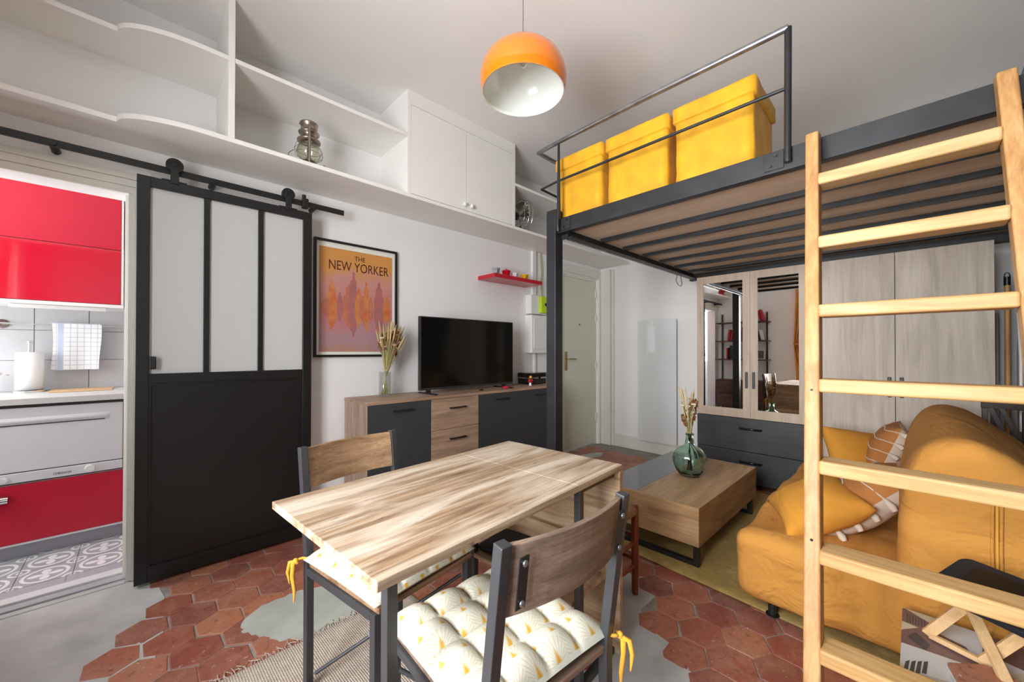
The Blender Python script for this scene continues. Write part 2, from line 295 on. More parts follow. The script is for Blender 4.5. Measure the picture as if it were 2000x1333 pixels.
# ------------------------------------------------------------------ mesh building
WORLD = {}
class MB:
    def __init__(s): s.v = []; s.f = []; s.sm = []
    def add(s, vs, fs, smooth=False, M=None):
        b = len(s.v)
        s.v += [tuple(M @ Vector(p)) if M else tuple(p) for p in vs]
        s.f += [tuple(b+i for i in f) for f in fs]; s.sm += [smooth]*len(fs); return s
    def box(s, a, b, M=None):
        (x0, y0, z0), (x1, y1, z1) = a, b
        if x0 > x1: x0, x1 = x1, x0
        if y0 > y1: y0, y1 = y1, y0
        if z0 > z1: z0, z1 = z1, z0
        return s.add([(x0, y0, z0), (x1, y0, z0), (x1, y1, z0), (x0, y1, z0), (x0, y0, z1), (x1, y0, z1), (x1, y1, z1), (x0, y1, z1)],
                     [(0, 3, 2, 1), (4, 5, 6, 7), (0, 1, 5, 4), (1, 2, 6, 5), (2, 3, 7, 6), (3, 0, 4, 7)], False, M)
    def cb(s, c, d, M=None): return s.box([c[i]-d[i]/2 for i in range(3)], [c[i]+d[i]/2 for i in range(3)], M)
    def frame(s, p0, p1, up=(0, 0, 1)):
        p0, p1 = Vector(p0), Vector(p1); z = (p1-p0).normalized(); u = Vector(up)
        if abs(z.dot(u)) > .98: u = Vector((1, 0, 0))
        x = u.cross(z).normalized(); y = z.cross(x); return p0, p1, x, y
    def bar(s, p0, p1, w, h, up=(0, 0, 1)):
        p0, p1, x, y = s.frame(p0, p1, up); vs = []
        for p in (p0, p1):
            for a, b in ((-1, -1), (1, -1), (1, 1), (-1, 1)): vs.append(p+x*a*w/2+y*b*h/2)
        return s.add(vs, [(0, 3, 2, 1), (4, 5, 6, 7), (0, 1, 5, 4), (1, 2, 6, 5), (2, 3, 7, 6), (3, 0, 4, 7)])
    def cyl(s, p0, p1, r0, r1=None, n=16, caps=True):
        r1 = r0 if r1 is None else r1; p0, p1, x, y = s.frame(p0, p1); vs = []
        for p, r in ((p0, r0), (p1, r1)):
            for i in range(n): a = 2*math.pi*i/n; vs.append(p+x*math.cos(a)*r+y*math.sin(a)*r)
        s.add(vs, [(i, (i+1) % n, n+(i+1) % n, n+i) for i in range(n)], True)
        if caps: s.add(vs, [tuple(range(n))[::-1], tuple(range(n, 2*n))])
        return s
    def tube(s, pts, r, n=8, closed=False):
        P = [Vector(p) for p in pts]; m = len(P); vs = []; X = None
        for i, p in enumerate(P):
            a = P[(i-1) % m] if (closed or i) else p; b = P[(i+1) % m] if (closed or i < m-1) else p
            t = (b-a).normalized()
            if X is None:
                u = Vector((0, 0, 1)) if abs(t.z) < .9 else Vector((1, 0, 0)); X = u.cross(t).normalized()
            else:
                X = (X-t*X.dot(t)).normalized()
            Y = t.cross(X); rr = r[i] if isinstance(r, (list, tuple)) else r
            for k in range(n): a = 2*math.pi*k/n; vs.append(p+X*math.cos(a)*rr+Y*math.sin(a)*rr)
        fs = []
        for i in range(m if closed else m-1):
            j = (i+1) % m
            for k in range(n): fs.append((i*n+k, i*n+(k+1) % n, j*n+(k+1) % n, j*n+k))
        s.add(vs, fs, True)
        if not closed: s.add(vs, [tuple(range(n))[::-1], tuple(range((m-1)*n, m*n))])
        return s
    def lathe(s, prof, n=32, c=(0, 0, 0), M=None, wob=None):
        vs = []; m = len(prof)
        for k, (r, z) in enumerate(prof):
            for i in range(n):
                a = 2*math.pi*i/n; q = r*(1+(wob(a, k) if wob else 0)); vs.append((c[0]+q*math.cos(a), c[1]+q*math.sin(a), c[2]+z))
        fs = [(k*n+i, k*n+(i+1) % n, (k+1)*n+(i+1) % n, (k+1)*n+i) for k in range(m-1) for i in range(n)]
        return s.add(vs, fs, True, M)
    def prism(s, poly, z0, z1, M=None):
        n = len(poly); vs = [(p[0], p[1], z0) for p in poly]+[(p[0], p[1], z1) for p in poly]
        return s.add(vs, [tuple(range(n))[::-1], tuple(range(n, 2*n))]+[(i, (i+1) % n, n+(i+1) % n, n+i) for i in range(n)], False, M)
    def grid(s, fn, nu, nv, smooth=True):
        vs = [fn(i/nu, j/nv) for j in range(nv+1) for i in range(nu+1)]; w = nu+1
        return s.add(vs, [(j*w+i, j*w+i+1, (j+1)*w+i+1, (j+1)*w+i) for j in range(nv) for i in range(nu)], smooth)
    def sphere(s, c, r, n=10, m=6, sc=(1, 1, 1)):
        prof = [(max(1e-5, math.sin(math.pi*k/m))*r, -math.cos(math.pi*k/m)*r) for k in range(m+1)]
        vs = [(c[0]+p*math.cos(2*math.pi*i/n)*sc[0], c[1]+p*math.sin(2*math.pi*i/n)*sc[1], c[2]+z*sc[2]) for p, z in prof for i in range(n)]
        return s.add(vs, [(k*n+i, k*n+(i+1) % n, (k+1)*n+(i+1) % n, (k+1)*n+i) for k in range(m) for i in range(n)], True)
    def soft(s, c, d, r, n=14, wr=0, ws=6, M=None, seed=0):
        # rounded box with optional wrinkles
        hx, hy, hz = d[0]/2, d[1]/2, d[2]/2
        for ax in range(3):
            for sg in (-1, 1):
                b = [(1, 2), (2, 0), (0, 1)][ax]
                def fn(u, v):
                    p = [0, 0, 0]; h = (hx, hy, hz); p[ax] = sg*h[ax]
                    uu = u if sg > 0 else 1-u
                    p[b[0]] = (uu*2-1)*h[b[0]]; p[b[1]] = (v*2-1)*h[b[1]]
                    q = [max(-(h[i]-r), min(h[i]-r, p[i])) for i in range(3)]
                    dv = Vector(p)-Vector(q); nn = dv.normalized() if dv.length > 1e-6 else Vector((0, 0, 0))
                    o = Vector(q)+nn*r
                    if wr: o += nn*wr*(noise.fractal(Vector((o.x*ws+seed, o.y*ws, o.z*ws)), 1, 2, 3))
                    o += Vector(c); return tuple(M @ o) if M else tuple(o)
                s.grid(fn, n, n)
        return s
    def mesh(s, name, off=(0, 0, 0)):
        me = bpy.data.meshes.new(name); me.from_pydata([(p[0]-off[0], p[1]-off[1], p[2]-off[2]) for p in s.v], [], s.f)
        me.polygons.foreach_set('use_smooth', s.sm); me.update(); return me
    def build(s, name, mat, parent=None, bevel=0, seg=2, weld=False):
        off = (0, 0, 0)
        if parent is not None and WORLD.get(parent.name): off = WORLD[parent.name]
        o = bpy.data.objects.new(name, s.mesh(name, off)); COL.objects.link(o)
        if parent is not None:
            o.parent = parent
            if off != (0, 0, 0): WORLD[o.name] = off
        o.data.materials.append(MATS[mat])
        if weld: o.modifiers.new('weld', 'WELD').merge_threshold = .0004
        if bevel:
            b = o.modifiers.new('bevel', 'BEVEL'); b.width = bevel; b.segments = seg; b.limit_method = 'ANGLE'; b.angle_limit = R(40)
        return o
    def solo(s, name, mat, label, cat, group=None, bevel=0, seg=2, kind=None, weld=False):
        xs = [p[0] for p in s.v]; ys = [p[1] for p in s.v]; zs = [p[2] for p in s.v]
        off = ((min(xs)+max(xs))/2, (min(ys)+max(ys))/2, min(zs))
        o = bpy.data.objects.new(name, s.mesh(name, off)); COL.objects.link(o); o.location = off; o.data.materials.append(MATS[mat])
        WORLD[o.name] = off
        if weld: o.modifiers.new('weld', 'WELD').merge_threshold = .0004
        if bevel:
            b = o.modifiers.new('bevel', 'BEVEL'); b.width = bevel; b.segments = seg; b.limit_method = 'ANGLE'; b.angle_limit = R(40)
        tag(o, label, cat, group, kind); return o
def tag(o, label=None, cat=None, group=None, kind=None):
    if label: o['label'] = label
    if cat: o['category'] = cat
    if group: o['group'] = group
    if kind: o['kind'] = kind
def thing(name, loc, label, cat, group=None, rz=0):
    o = bpy.data.objects.new(name, None); o.empty_display_size = .05; COL.objects.link(o); o.location = loc; o.rotation_euler = (0, 0, rz)
    if rz == 0: WORLD[o.name] = tuple(loc)
    tag(o, label, cat, group); return o
def struct(mb, name, mat, label=None, cat=None, bevel=0):
    o = bpy.data.objects.new(name, mb.mesh(name)); COL.objects.link(o); o.data.materials.append(MATS[mat]); o['kind'] = 'structure'
    if bevel: b = o.modifiers.new('bevel', 'BEVEL'); b.width = bevel; b.segments = 2; b.limit_method = 'ANGLE'
    tag(o, label, cat); return o
def copy_tree(o, parent=None):
    c = o.copy(); COL.objects.link(c); c.parent = parent
    for ch in [x for x in bpy.data.objects if x.parent == o]: copy_tree(ch, c)
    return c
def text(body, size, M, mat, parent, name='lettering', ext=.0006, align='CENTER', off=(0, 0, 0)):
    cu = bpy.data.curves.new('txt', 'FONT'); cu.body = body; cu.size = size; cu.extrude = ext; cu.align_x = align; cu.resolution_u = 3
    t = bpy.data.objects.new('txt', cu); COL.objects.link(t)
    bpy.context.view_layer.update()
    me = bpy.data.meshes.new_from_object(t.evaluated_get(bpy.context.evaluated_depsgraph_get()))
    bpy.data.objects.remove(t); bpy.data.curves.remove(cu)
    me.transform(M); me.transform(Matrix.Translation((-off[0], -off[1], -off[2])))
    o = bpy.data.objects.new(name, me); COL.objects.link(o); o.parent = parent; me.materials.clear(); me.materials.append(MATS[mat]); return o
def rotM(loc, rx=0, ry=0, rz=0): return Matrix.Translation(loc) @ Euler((rx, ry, rz)).to_matrix().to_4x4()

# ------------------------------------------------------------------ the room
YA, XC, YD, XR, ZC = 2.80, 4.30, -.49, -1.04, 2.97
OX0, OX1, OZ = -.90, -.037, 1.985       # kitchen opening
DX0, DX1, DZ = 3.50, 4.225, 2.085       # entry door opening
m = MB(); T = .15
m.box((XR-T, YA, 0), (OX0, YA+T, ZC)); m.box((OX0, YA, OZ), (OX1, YA+T, ZC)); m.box((OX1, YA, 0), (DX0, YA+T, ZC))
m.box((DX0, YA, DZ), (DX1, YA+T, ZC)); m.box((DX1, YA, 0), (XC+T, YA+T, ZC))
struct(m, 'wall_left', 'wall_white', 'white plaster wall with the kitchen opening and entry door', 'wall')
struct(MB().box((XC, YD-T, 0), (XC+T, YA, ZC)), 'wall_back', 'wall_white', 'white plaster wall with the glass radiator panel', 'wall')
struct(MB().box((XR-T, YD-T, 0), (XC, YD, ZC)), 'wall_right', 'grey_wall', 'grey wall behind the sofa and ladder', 'wall')
m = MB(); m.box((XR-T, YD, 0), (XR, WIN_Y0, ZC)); m.box((XR-T, WIN_Y1, 0), (XR, YA, ZC)); m.box((XR-T, WIN_Y0, 0), (XR, WIN_Y1, WIN_Z0)); m.box((XR-T, WIN_Y0, WIN_Z1), (XR, WIN_Y1, ZC))
struct(m, 'wall_rear', 'wall_white', 'white window wall reflected in the wardrobe mirrors', 'wall')
struct(MB().box((XR-T, YD-T, ZC), (XC+T, YA+T, ZC+.1)), 'ceiling', 'ceiling_white', 'white plaster ceiling above the loft and lamp', 'ceiling')
# window
w = bpy.data.objects.new('window_1', None); COL.objects.link(w); w['kind'] = 'structure'; tag(w, 'white two casement window behind the orange curtain', 'window')
fy = lambda a, b, z0, z1, d=.05: MB().box((XR-.11, a, z0), (XR-.11+d, b, z1))
m = MB(); m.box((XR-.12, WIN_Y0, WIN_Z0), (XR-.04, WIN_Y0+.04, WIN_Z1)).box((XR-.12, WIN_Y1-.04, WIN_Z0), (XR-.04, WIN_Y1, WIN_Z1)).box((XR-.12, WIN_Y0+.04, WIN_Z1-.04), (XR-.04, WIN_Y1-.04, WIN_Z1)).box((XR-.12, WIN_Y0+.04, WIN_Z0), (XR-.04, WIN_Y1-.04, WIN_Z0+.04))
m.build('window_frame', 'shelf_white', w)
mid = (WIN_Y0+WIN_Y1)/2
for a, b in ((WIN_Y0+.04, mid), (mid, WIN_Y1-.04)):
    m = MB().box((XR-.10, a, WIN_Z0+.04), (XR-.06, a+.035, WIN_Z1-.04)).box((XR-.10, b-.035, WIN_Z0+.04), (XR-.06, b, WIN_Z1-.04)).box((XR-.10, a+.035, WIN_Z1-.085), (XR-.06, b-.035, WIN_Z1-.04)).box((XR-.10, a+.035, WIN_Z0+.04), (XR-.06, b-.035, WIN_Z0+.09))
    c = m.build('casement', 'shelf_white', w)
    MB().box((XR-.083, a+.035, WIN_Z0+.09), (XR-.078, b-.035, WIN_Z1-.085)).build('pane', 'window_glass', c)
# entry door
d = bpy.data.objects.new('door_1', None); COL.objects.link(d); d['kind'] = 'structure'; tag(d, 'cream painted entry door with brass lever handle', 'door')
MB().box((DX0+.03, YA+.02, .012), (DX1-.03, YA+.06, DZ-.03)).build('door_leaf', 'door_cream', d, .002)
m = MB().box((3.575, YA+.012, .95), (3.615, YA+.02, 1.17)); hp = m.build('door_plate', 'brass', d, .003)
MB().tube([(3.595, YA+.015, 1.085), (3.595, YA-.035, 1.085), (3.62, YA-.042, 1.085), (3.715, YA-.042, 1.083)], .008, 10).build('door_lever', 'brass', hp)
MB().cyl((3.595, YA+.014, 1.0), (3.595, YA+.008, 1.0), .009).build('key_cylinder', 'brass', hp)
MB().cyl((3.86, YA+.021, 1.50), (3.86, YA+.014, 1.50), .009, n=12).build('peephole', 'ink_grey', d)
for z in (.30, .95, 1.55, 1.85):
    MB().cyl((DX1-.028, YA+.012, z), (DX1-.028, YA+.012, z+.09), .009, n=10).build('hinge', 'trim_cream', d)
MB().box((DX0, YA+.005, 0), (DX0+.03, YA+.08, DZ)).build('door_jamb', 'trim_cream', d); MB().box((DX1-.03, YA+.02, 0), (DX1, YA+.08, DZ)).build('door_jamb', 'trim_cream', d)
MB().box((DX0+.03, YA+.02, DZ-.028), (DX1-.03, YA+.08, DZ)).build('door_head', 'trim_cream', d)
m = MB().box((DX1-.008, YA-.03, 0), (DX1+.03, YA, 2.18)).box((DX0-.07, YA-.03, DZ+.01), (DX1-.008, YA, DZ+.10))
struct(m, 'trim_1', 'trim_cream', 'cream moulded casing around the entry door', 'trim', .004)
m = MB().box((XC-.045, 2.66, 0), (XC, YA, 2.20)).box((XC-.06, 2.63, 0), (XC, 2.66, 2.20)).box((XC-.03, 2.60, .0), (XC, 2.63, 2.20))
struct(m, 'trim_2', 'trim_cream', 'cream corner pilaster beside the entry door', 'trim', .004)
m = MB().box((XC-.018, 1.40, 0), (XC, 2.60, .115)).box((XC-.012, 1.40, .115), (XC, 2.60, .15))
struct(m, 'baseboard_back', 'trim_cream', 'cream baseboard below the glass radiator panel', 'baseboard', .003)
struct(MB().box((2.95, YA-.015, 0), (3.42, YA, .11)), 'baseboard_left', 'trim_cream', 'cream baseboard behind the sideboard end', 'baseboard')
# kitchen opening casing: stepped mouldings over the head and beside the jamb
m = MB().box((OX0-.1, YA-.012, OZ), (OX1+.10, YA, OZ+.035)).box((OX0-.1, YA-.02, OZ+.035), (OX1+.10, YA, OZ+.07)).box((OX0-.1, YA-.03, OZ+.07), (OX1+.12, YA, OZ+.10))
m.box((OX1, YA-.012, 0), (OX1+.02, YA, OZ)).box((OX1+.02, YA-.02, 0), (OX1+.10, YA, OZ))
m.box((OX1-.012, YA+.03, 0), (OX1, YA+.06, OZ))
struct(m, 'trim_3', 'trim_cream', 'cream casing around the red kitchen opening', 'trim', .002)

# ------------------------------------------------------------------ floor
fl = struct(MB().box((XR-T, YD, -.08), (XC, YA+.02, -.004)).box((DX0, YA+.02, -.08), (DX1, YA+T, -.004)), 'floor', 'grout', 'worn hexagonal terracotta tile floor with cement repairs', 'floor')
P1 = [(-1.04, 2.80), (-1.04, .9), (-.30, 1.75), (-.21, 2.10), (-.13, 2.20), (-.12, 2.33), (.03, 2.33), (.06, 2.80)]
P2 = [(.419, 2.10), (.50, 2.10), (.576, 2.10), (.70, 2.05), (.76, 1.92), (.70, 1.70), (.566, 1.66), (.508, 1.70), (.46, 1.77), (.418, 1.79), (.40, 1.85), (.35, 1.91), (.32, 1.96), (.335, 2.03)]
P3 = [(1.83, 1.12), (1.88, .93), (1.80, .86), (1.64, .86), (1.57, .80), (1.55, .70), (1.49, .66), (1.47, .57), (1.40, .50), (1.15, .30), (.95, .60), (1.3, 1.0), (1.6, 1.2)]
P4 = [(3.55, 2.56), (3.63, 2.62), (3.80, 2.58), (3.90, 2.50), (3.74, 2.44), (3.60, 2.45)]
def inside(p, poly):
    c = False; j = len(poly)-1
    for i in range(len(poly)):
        (xi, yi), (xj, yj) = poly[i], poly[j]
        if (yi > p[1]) != (yj > p[1]) and p[0] < (xj-xi)*(p[1]-yi)/(yj-yi)+xi: c = not c
        j = i
    return c
def grow(poly, k, rough=.0):
    cx = sum(p[0] for p in poly)/len(poly); cy = sum(p[1] for p in poly)/len(poly)
    return [(cx+(p[0]-cx)*(1+k)+random.uniform(-rough, rough), cy+(p[1]-cy)*(1+k)+random.uniform(-rough, rough)) for p in poly]
def clampP(poly): return [(max(XR, min(XC, a)), max(YD, min(YA, b))) for a, b in poly]
MB().prism([(-1.04, 2.80), (-1.04, .6), (-.1, 1.6), (.08, 2.1), (.10, 2.5), (.06, 2.80)], -.004, -.0006).build('cement_patch', 'cement', fl)
def dense(poly, k=4, a=.008):
    out = []
    for i in range(len(poly)):
        p, q = poly[i], poly[(i+1) % len(poly)]
        for t in range(k):
            u = t/k; j = a if t else a*.4
            out.append((p[0]+(q[0]-p[0])*u+random.uniform(-j, j), p[1]+(q[1]-p[1])*u+random.uniform(-j, j)))
    return out
MB().prism(dense(P2), -.004, .0022).build('cement_patch', 'cement_green', fl)
MB().prism(clampP(grow(P3, .10)), -.004, -.0006).build('cement_patch', 'cement', fl)
MB().prism(dense(P4, 3, .015), -.004, .0022).build('cement_patch', 'cement_green', fl)
# hexagonal tiles
pitch = .1655; rt = .0945; variants = []
for k in range(7):
    vs = []
    pts = []
    for i in range(6):
        a = R(30+60*i); r = rt*random.uniform(.965, 1.0); pts.append((r*math.cos(a)+random.uniform(-.0015, .0015), r*math.sin(a)+random.uniform(-.0015, .0015)))
    vs = [(x*.955, y*.955, random.uniform(-.0004, .0006)) for x, y in pts]+[(x, y, -.0028) for x, y in pts]+[(x, y, -.008) for x, y in pts]
    fs = [(0, 1, 2, 3, 4, 5)]+[(6+i, 6+(i+1) % 6, (i+1) % 6, i) for i in range(6)]+[(12+i, 12+(i+1) % 6, 6+(i+1) % 6, 6+i) for i in range(6)]
    me = bpy.data.meshes.new('hexagonal_tile'); me.from_pydata(vs, [], fs); me.materials.append(MATS['terracotta']); variants.append(me)
cand = []
for j in range(-4, 24):
    for i in range(-8, 30):
        x = 1.707+(i-16+.5*(j % 2))*pitch; y = .626+(j-4)*pitch*math.sqrt(3)/2
        x, y = x+(y-.6)*.02, y-(x-1.7)*.03
        if x < 0.6: x += (y-1.5)*.03
        if not (XR < x < XC-.02 and YD < y < YA+.03): continue
        if inside((x, y), P1) or inside((x, y), P3): continue
        cand.append((x, y))
def hidden(x, y):
    return (2.10 < x and -.4 < y < 1.40) or x > 3.74 and y < 1.4 or (1.1 < x < 3.3 and y > 2.46) or (.0 < x < .85 and y > 2.75) or (.33 < x < .92 and .55 < y < 1.66) or y < -.1
sc_ = []
for x, y in cand:
    p = px((x, y, 0)); a = -1
    if p and -20 < p[0] < 2020 and p[1] < 1360 and not hidden(x, y): a = (H)/(p[2]**3)
    sc_.append((a, x, y))
sc_.sort(reverse=True)
near = [q for q in sc_ if q[0] > 0][:296]; rest = [q for q in sc_ if q not in set(near)]
for k, (a, x, y) in enumerate(near):
    o = bpy.data.objects.new('hexagonal_tile', random.choice(variants)); COL.objects.link(o); o.parent = fl
    o.location = (x+random.uniform(-.003, .003), y+random.uniform(-.003, .003), random.uniform(-.001, .0008))
    o.rotation_euler = (random.uniform(-.006, .006), random.uniform(-.006, .006), R(60*random.randint(0, 5))+random.uniform(-.025, .025))
m = MB()
for a, x, y in rest:
    me = random.choice(variants); M = rotM((x, y, random.uniform(-.001, .0005)), 0, 0, R(60*random.randint(0, 5))+random.uniform(-.02, .02))
    m.add([v.co.copy() for v in me.vertices], [tuple(p.vertices) for p in me.polygons], False, M)
o = m.build('distant_tiles', 'terracotta_far', fl); o['kind'] = 'stuff'

# ------------------------------------------------------------------ high shelving along the left wall
ZS, YF = 2.234, 2.39                    # underside of the long shelf, its front edge
sh = thing('wall_shelving', (1.6, YA, ZS), 'long white built-in shelving above the sliding door and television', 'shelving')
def edge_poly(yfront_narrow):
    pts = [(XR, YA), (XR, yfront_narrow), (-.075, yfront_narrow)]
    for t in range(0, 13):                                    # bulge that swells out to the full depth
        u = 1-math.cos(t/12*math.pi/2); pts.append((-.075+.32*u, yfront_narrow-(yfront_narrow-YF)*math.sin(t/12*math.pi/2)))
    return pts
m = MB().prism(edge_poly(2.545)+[(XC, YF), (XC, YA)], ZS, ZS+.024); m.build('long_shelf', 'shelf_white', sh, .0015)
m = MB().prism(edge_poly(2.53)+[(.35, YF), (.35, YA)], 2.645, 2.668); m.build('upper_shelf', 'shelf_white', sh, .0015)
MB().box((.351, YF, 2.645), (1.318, YA, 2.668)).build('upper_shelf', 'shelf_white', sh, .0015)
MB().box((2.345, YF, 2.612), (XC, YA, 2.635)).build('upper_shelf', 'shelf_white', sh, .0015)
MB().box((.322, YF, ZS+.024), (.35, YA, 2.645)).build('shelf_divider', 'shelf_white', sh, .0015)
MB().box((.322, YF, 2.668), (.35, YA, ZC)).build('shelf_divider', 'shelf_white', sh, .0015)
cb = thing('wall_cabinet', (1.83, YA, ZS+.024), 'white two door cabinet built into the high shelving', 'cabinet')
m = MB().box((1.318, YF, ZS+.024), (1.340, YA, ZC)).box((2.312, YF, ZS+.024), (2.345, YA, ZC)).box((1.34, YF, 2.876), (2.312, YF+.02, ZC)).box((1.34, YF+.02, 2.876), (2.312, YA, 2.896)).box((1.34, YA-.01, ZS+.024), (2.312, YA, 2.876))
m.build('cabinet_carcass', 'shelf_white', cb)
for x0, x1, kx in ((1.3425, 1.8205, 1.795), (1.8240, 2.3095, 1.862)):
    dr = MB().box((x0, YF+.001, ZS+.028), (x1, YF+.02, 2.8735)).build('cabinet_door', 'shelf_white', cb, .0015)
    MB().lathe([(.0001, 0), (.013, .002), (.017, .010), (.015, .017), (.008, .021), (.007, .030)], 16, M=rotM((kx, YF-.029, 2.30), R(-90))).build('knob', 'white_plastic', dr)

# ------------------------------------------------------------------ loft
lf = thing('loft_bed_frame', (1.83, 1.5, 0), 'dark steel loft platform with plywood deck above the sofa', 'loft bed')
PX, PY, PW = 1.887, 1.562, .075
MB().box((PX, PY, .006), (PX+PW, PY+PW, 2.075)).build('post', 'steel_dark', lf, .004)
MB().box((PX-.02, PY-.02, 0), (PX+PW+.02, PY+PW+.02, .006)).build('foot_plate', 'steel_dark', lf)
ZB0, ZB1, LY0, LY1, LX0, LX1 = 1.921, 2.010, YD+.004, 1.558, 1.90, 4.03
def channel(y0, y1, x, s):                # C channel along y, web at x, flanges towards s
    m = MB().box((x, y0, ZB0), (x+s*.008, y1, ZB1)); m.box((x+s*.008, y0, ZB0), (x+s*.045, y1, ZB0+.009)); m.box((x+s*.008, y0, ZB1-.009), (x+s*.045, y1, ZB1)); return m
channel(LY0, LY1, LX0, 1).build('front_beam', 'steel_dark', lf, .0015)
MB().box((LX1-.05, LY0, 1.880), (LX1, LY1, 1.888)).box((LX1-.058, LY0, 1.880), (LX1-.05, LY1, ZB1)).build('back_beam', 'steel_dark', lf, .0015)
m = MB().box((LX0+.05, 1.515, ZB0-.03), (LX1-.06, 1.523, ZB1)).box((LX0+.05, 1.480, ZB0-.03), (LX1-.06, 1.515, ZB0-.021)); m.build('side_beam', 'steel_dark', lf, .0015)
MB().tube([(LX0+.08, 1.537, ZB0-.022), (LX1-.02, 1.537, ZB0-.022)], .010, 8).build('curtain_rod', 'steel_bright', lf)
MB().box((LX0+.05, YD+.004, ZB0-.03), (LX1-.06, YD+.012, ZB1)).build('side_beam', 'steel_dark', lf)
for x in (2.262, 2.555, 2.850, 3.145, 3.44, 3.74):
    MB().box((x, YD+.012, ZB0-.002), (x+.034, 1.480, ZB0+.022)).build('joist', 'steel_dark', lf)
npl = 5
for k in range(npl):
    a = LX0+.012+(LX1-LX0-.024)*k/npl; b = LX0+.012+(LX1-LX0-.024)*(k+1)/npl
    MB().box((a+.001, YD+.015, ZB0+.0225), (b-.001, 1.512, ZB0+.088)).build('deck_panel', 'plywood', lf)
MB().box((LX0+.052, 1.524, ZB0-.03), (LX0+.06, PY-.001, ZB1)).build('corner_bracket', 'steel_dark', lf)
# guard rail
gx = LX0-.012
m = MB().tube([(gx, .347, 2.490), (gx, .95, 2.493), (gx, 1.536, 2.487), (gx, 1.707, 2.480), (gx+.32, 1.707, 2.475)], .014, 10); m.build('guard_rail', 'steel_bright', lf)
MB().tube([(gx, .347, 2.247), (gx, .95, 2.245), (gx, 1.536, 2.243), (gx, 1.68, 2.232), (gx+.32, 1.68, 2.22)], .0075, 8).build('guard_rail', 'steel_dark', lf)
MB().tube([(gx, .347, 2.490), (gx, .350, 2.05), (gx-.004, .350, 1.965), (gx-.002, .350, 1.945)], .013, 10).build('guard_post', 'steel_dark', lf)
MB().tube([(gx, 1.536, 2.487), (gx, 1.536, 2.06), (gx-.012, 1.536, 1.97), (gx-.005, 1.536, 1.925)], [.007, .012, .0125, .012], 10).build('guard_post', 'steel_dark', lf)
for y in (.400, 1.488):
    pl = MB().box((LX0-.006, y-.035, 1.932), (LX0, y+.035, 2.005)).build('fixing_plate', 'steel_dark', lf, .001)
    for z in (1.95, 1.99): MB().cyl((LX0-.012, y+.012 if z < 1.96 else y-.008, z), (LX0-.006, y+.012 if z < 1.96 else y-.008, z), .007, n=6).build('bolt', 'black_metal', pl)
MB().tube([(3.62, 1.530, 1.889), (3.63, 1.545, 1.84), (3.64, 1.53, 1.80), (3.655, 1.51, 1.785), (3.68, 1.51, 1.81), (3.70, 1.525, 1.85), (3.705, 1.532, 1.889)], .003, 6).solo('cable_loop', 'black_metal', 'thin loop of cable hanging from the loft edge beside wardrobe', 'cable')
# boxes on the loft
ZDK = ZB0+.089
for y0, y1, x0, lab in ((1.262, 1.612, 1.945, 'mustard velvet storage box nearest the fan end of the loft'), (.872, 1.245, 1.955, 'mustard velvet storage box in the middle of the loft row'), (.480, .852, 1.958, 'mustard velvet storage box nearest the ladder on the loft')):
    hgt = .40; dp = .37
    b = thing('storage_box', ((x0+dp/2), (y0+y1)/2, ZDK+.001), lab, 'storage box', 'mustard velvet storage boxes on the loft')
    zt = ZDK+hgt
    m = MB().soft(((2*x0+dp)/2, (y0+y1)/2, ZDK+.001+(hgt-.07)/2+.02), (dp-.026, y1-y0-.026, hgt-.03), .008, 10, .004, 9, seed=y0*9); m.build('box_body', 'velvet_yellow', b, weld=True)
    m = MB().soft(((2*x0+dp)/2, (y0+y1)/2, zt-.036), (dp, y1-y0, .078), .007, 10, .003, 9, seed=y0*5); m.build('box_lid', 'velvet_yellow', b, weld=True)
# ladder
ld = thing('loft_ladder', (1.27, 0, 0), 'pine ladder leaning on the loft edge', 'ladder')
tilt = math.atan2(.0689, .2451); LZ = 2.008
for ya, yb in ((.264, .190), (-.194, -.245)):
    # rail with a rectangular section, 44 wide and 95 deep
    p0 = Vector((1.266+.035, yb, 0.0)); p1 = Vector((1.266+.035+LZ*math.tan(tilt), ya, LZ)); vs = []
    for p, z in ((p0, 0), (p1, LZ)):
        for a, b in ((-1, -1), (1, -1), (1, 1), (-1, 1)): vs.append((p.x+a*.035, p.y+b*.020, z+(.012 if (a > 0 and z > 1) else 0)))
    m = MB(); m.add(vs, [(0, 3, 2, 1), (4, 5, 6, 7), (0, 1, 5, 4), (1, 2, 6, 5), (2, 3, 7, 6), (3, 0, 4, 7)]); rl = m.build('rail', 'pine_z', ld, .006, 3)
    for zz in (1.055, .62, .14):
        u = zz/LZ; MB().cyl((1.266+zz*math.tan(tilt)-.0012, yb+(ya-yb)*u, zz), (1.266+zz*math.tan(tilt)+.004, yb+(ya-yb)*u, zz), .004, n=10).build('screw', 'black_metal', rl)
for i in range(7):
    x = 1.770-.0689*i; z = 1.826-.2451*i; u = z/LZ
    yl = .190+.074*u-.018; yr = -.245+.051*u+.018
    m = MB().box((x, yr, z-.042), (x+.088, yl, z)); m.build('tread', 'pine_y', ld, .007, 3)

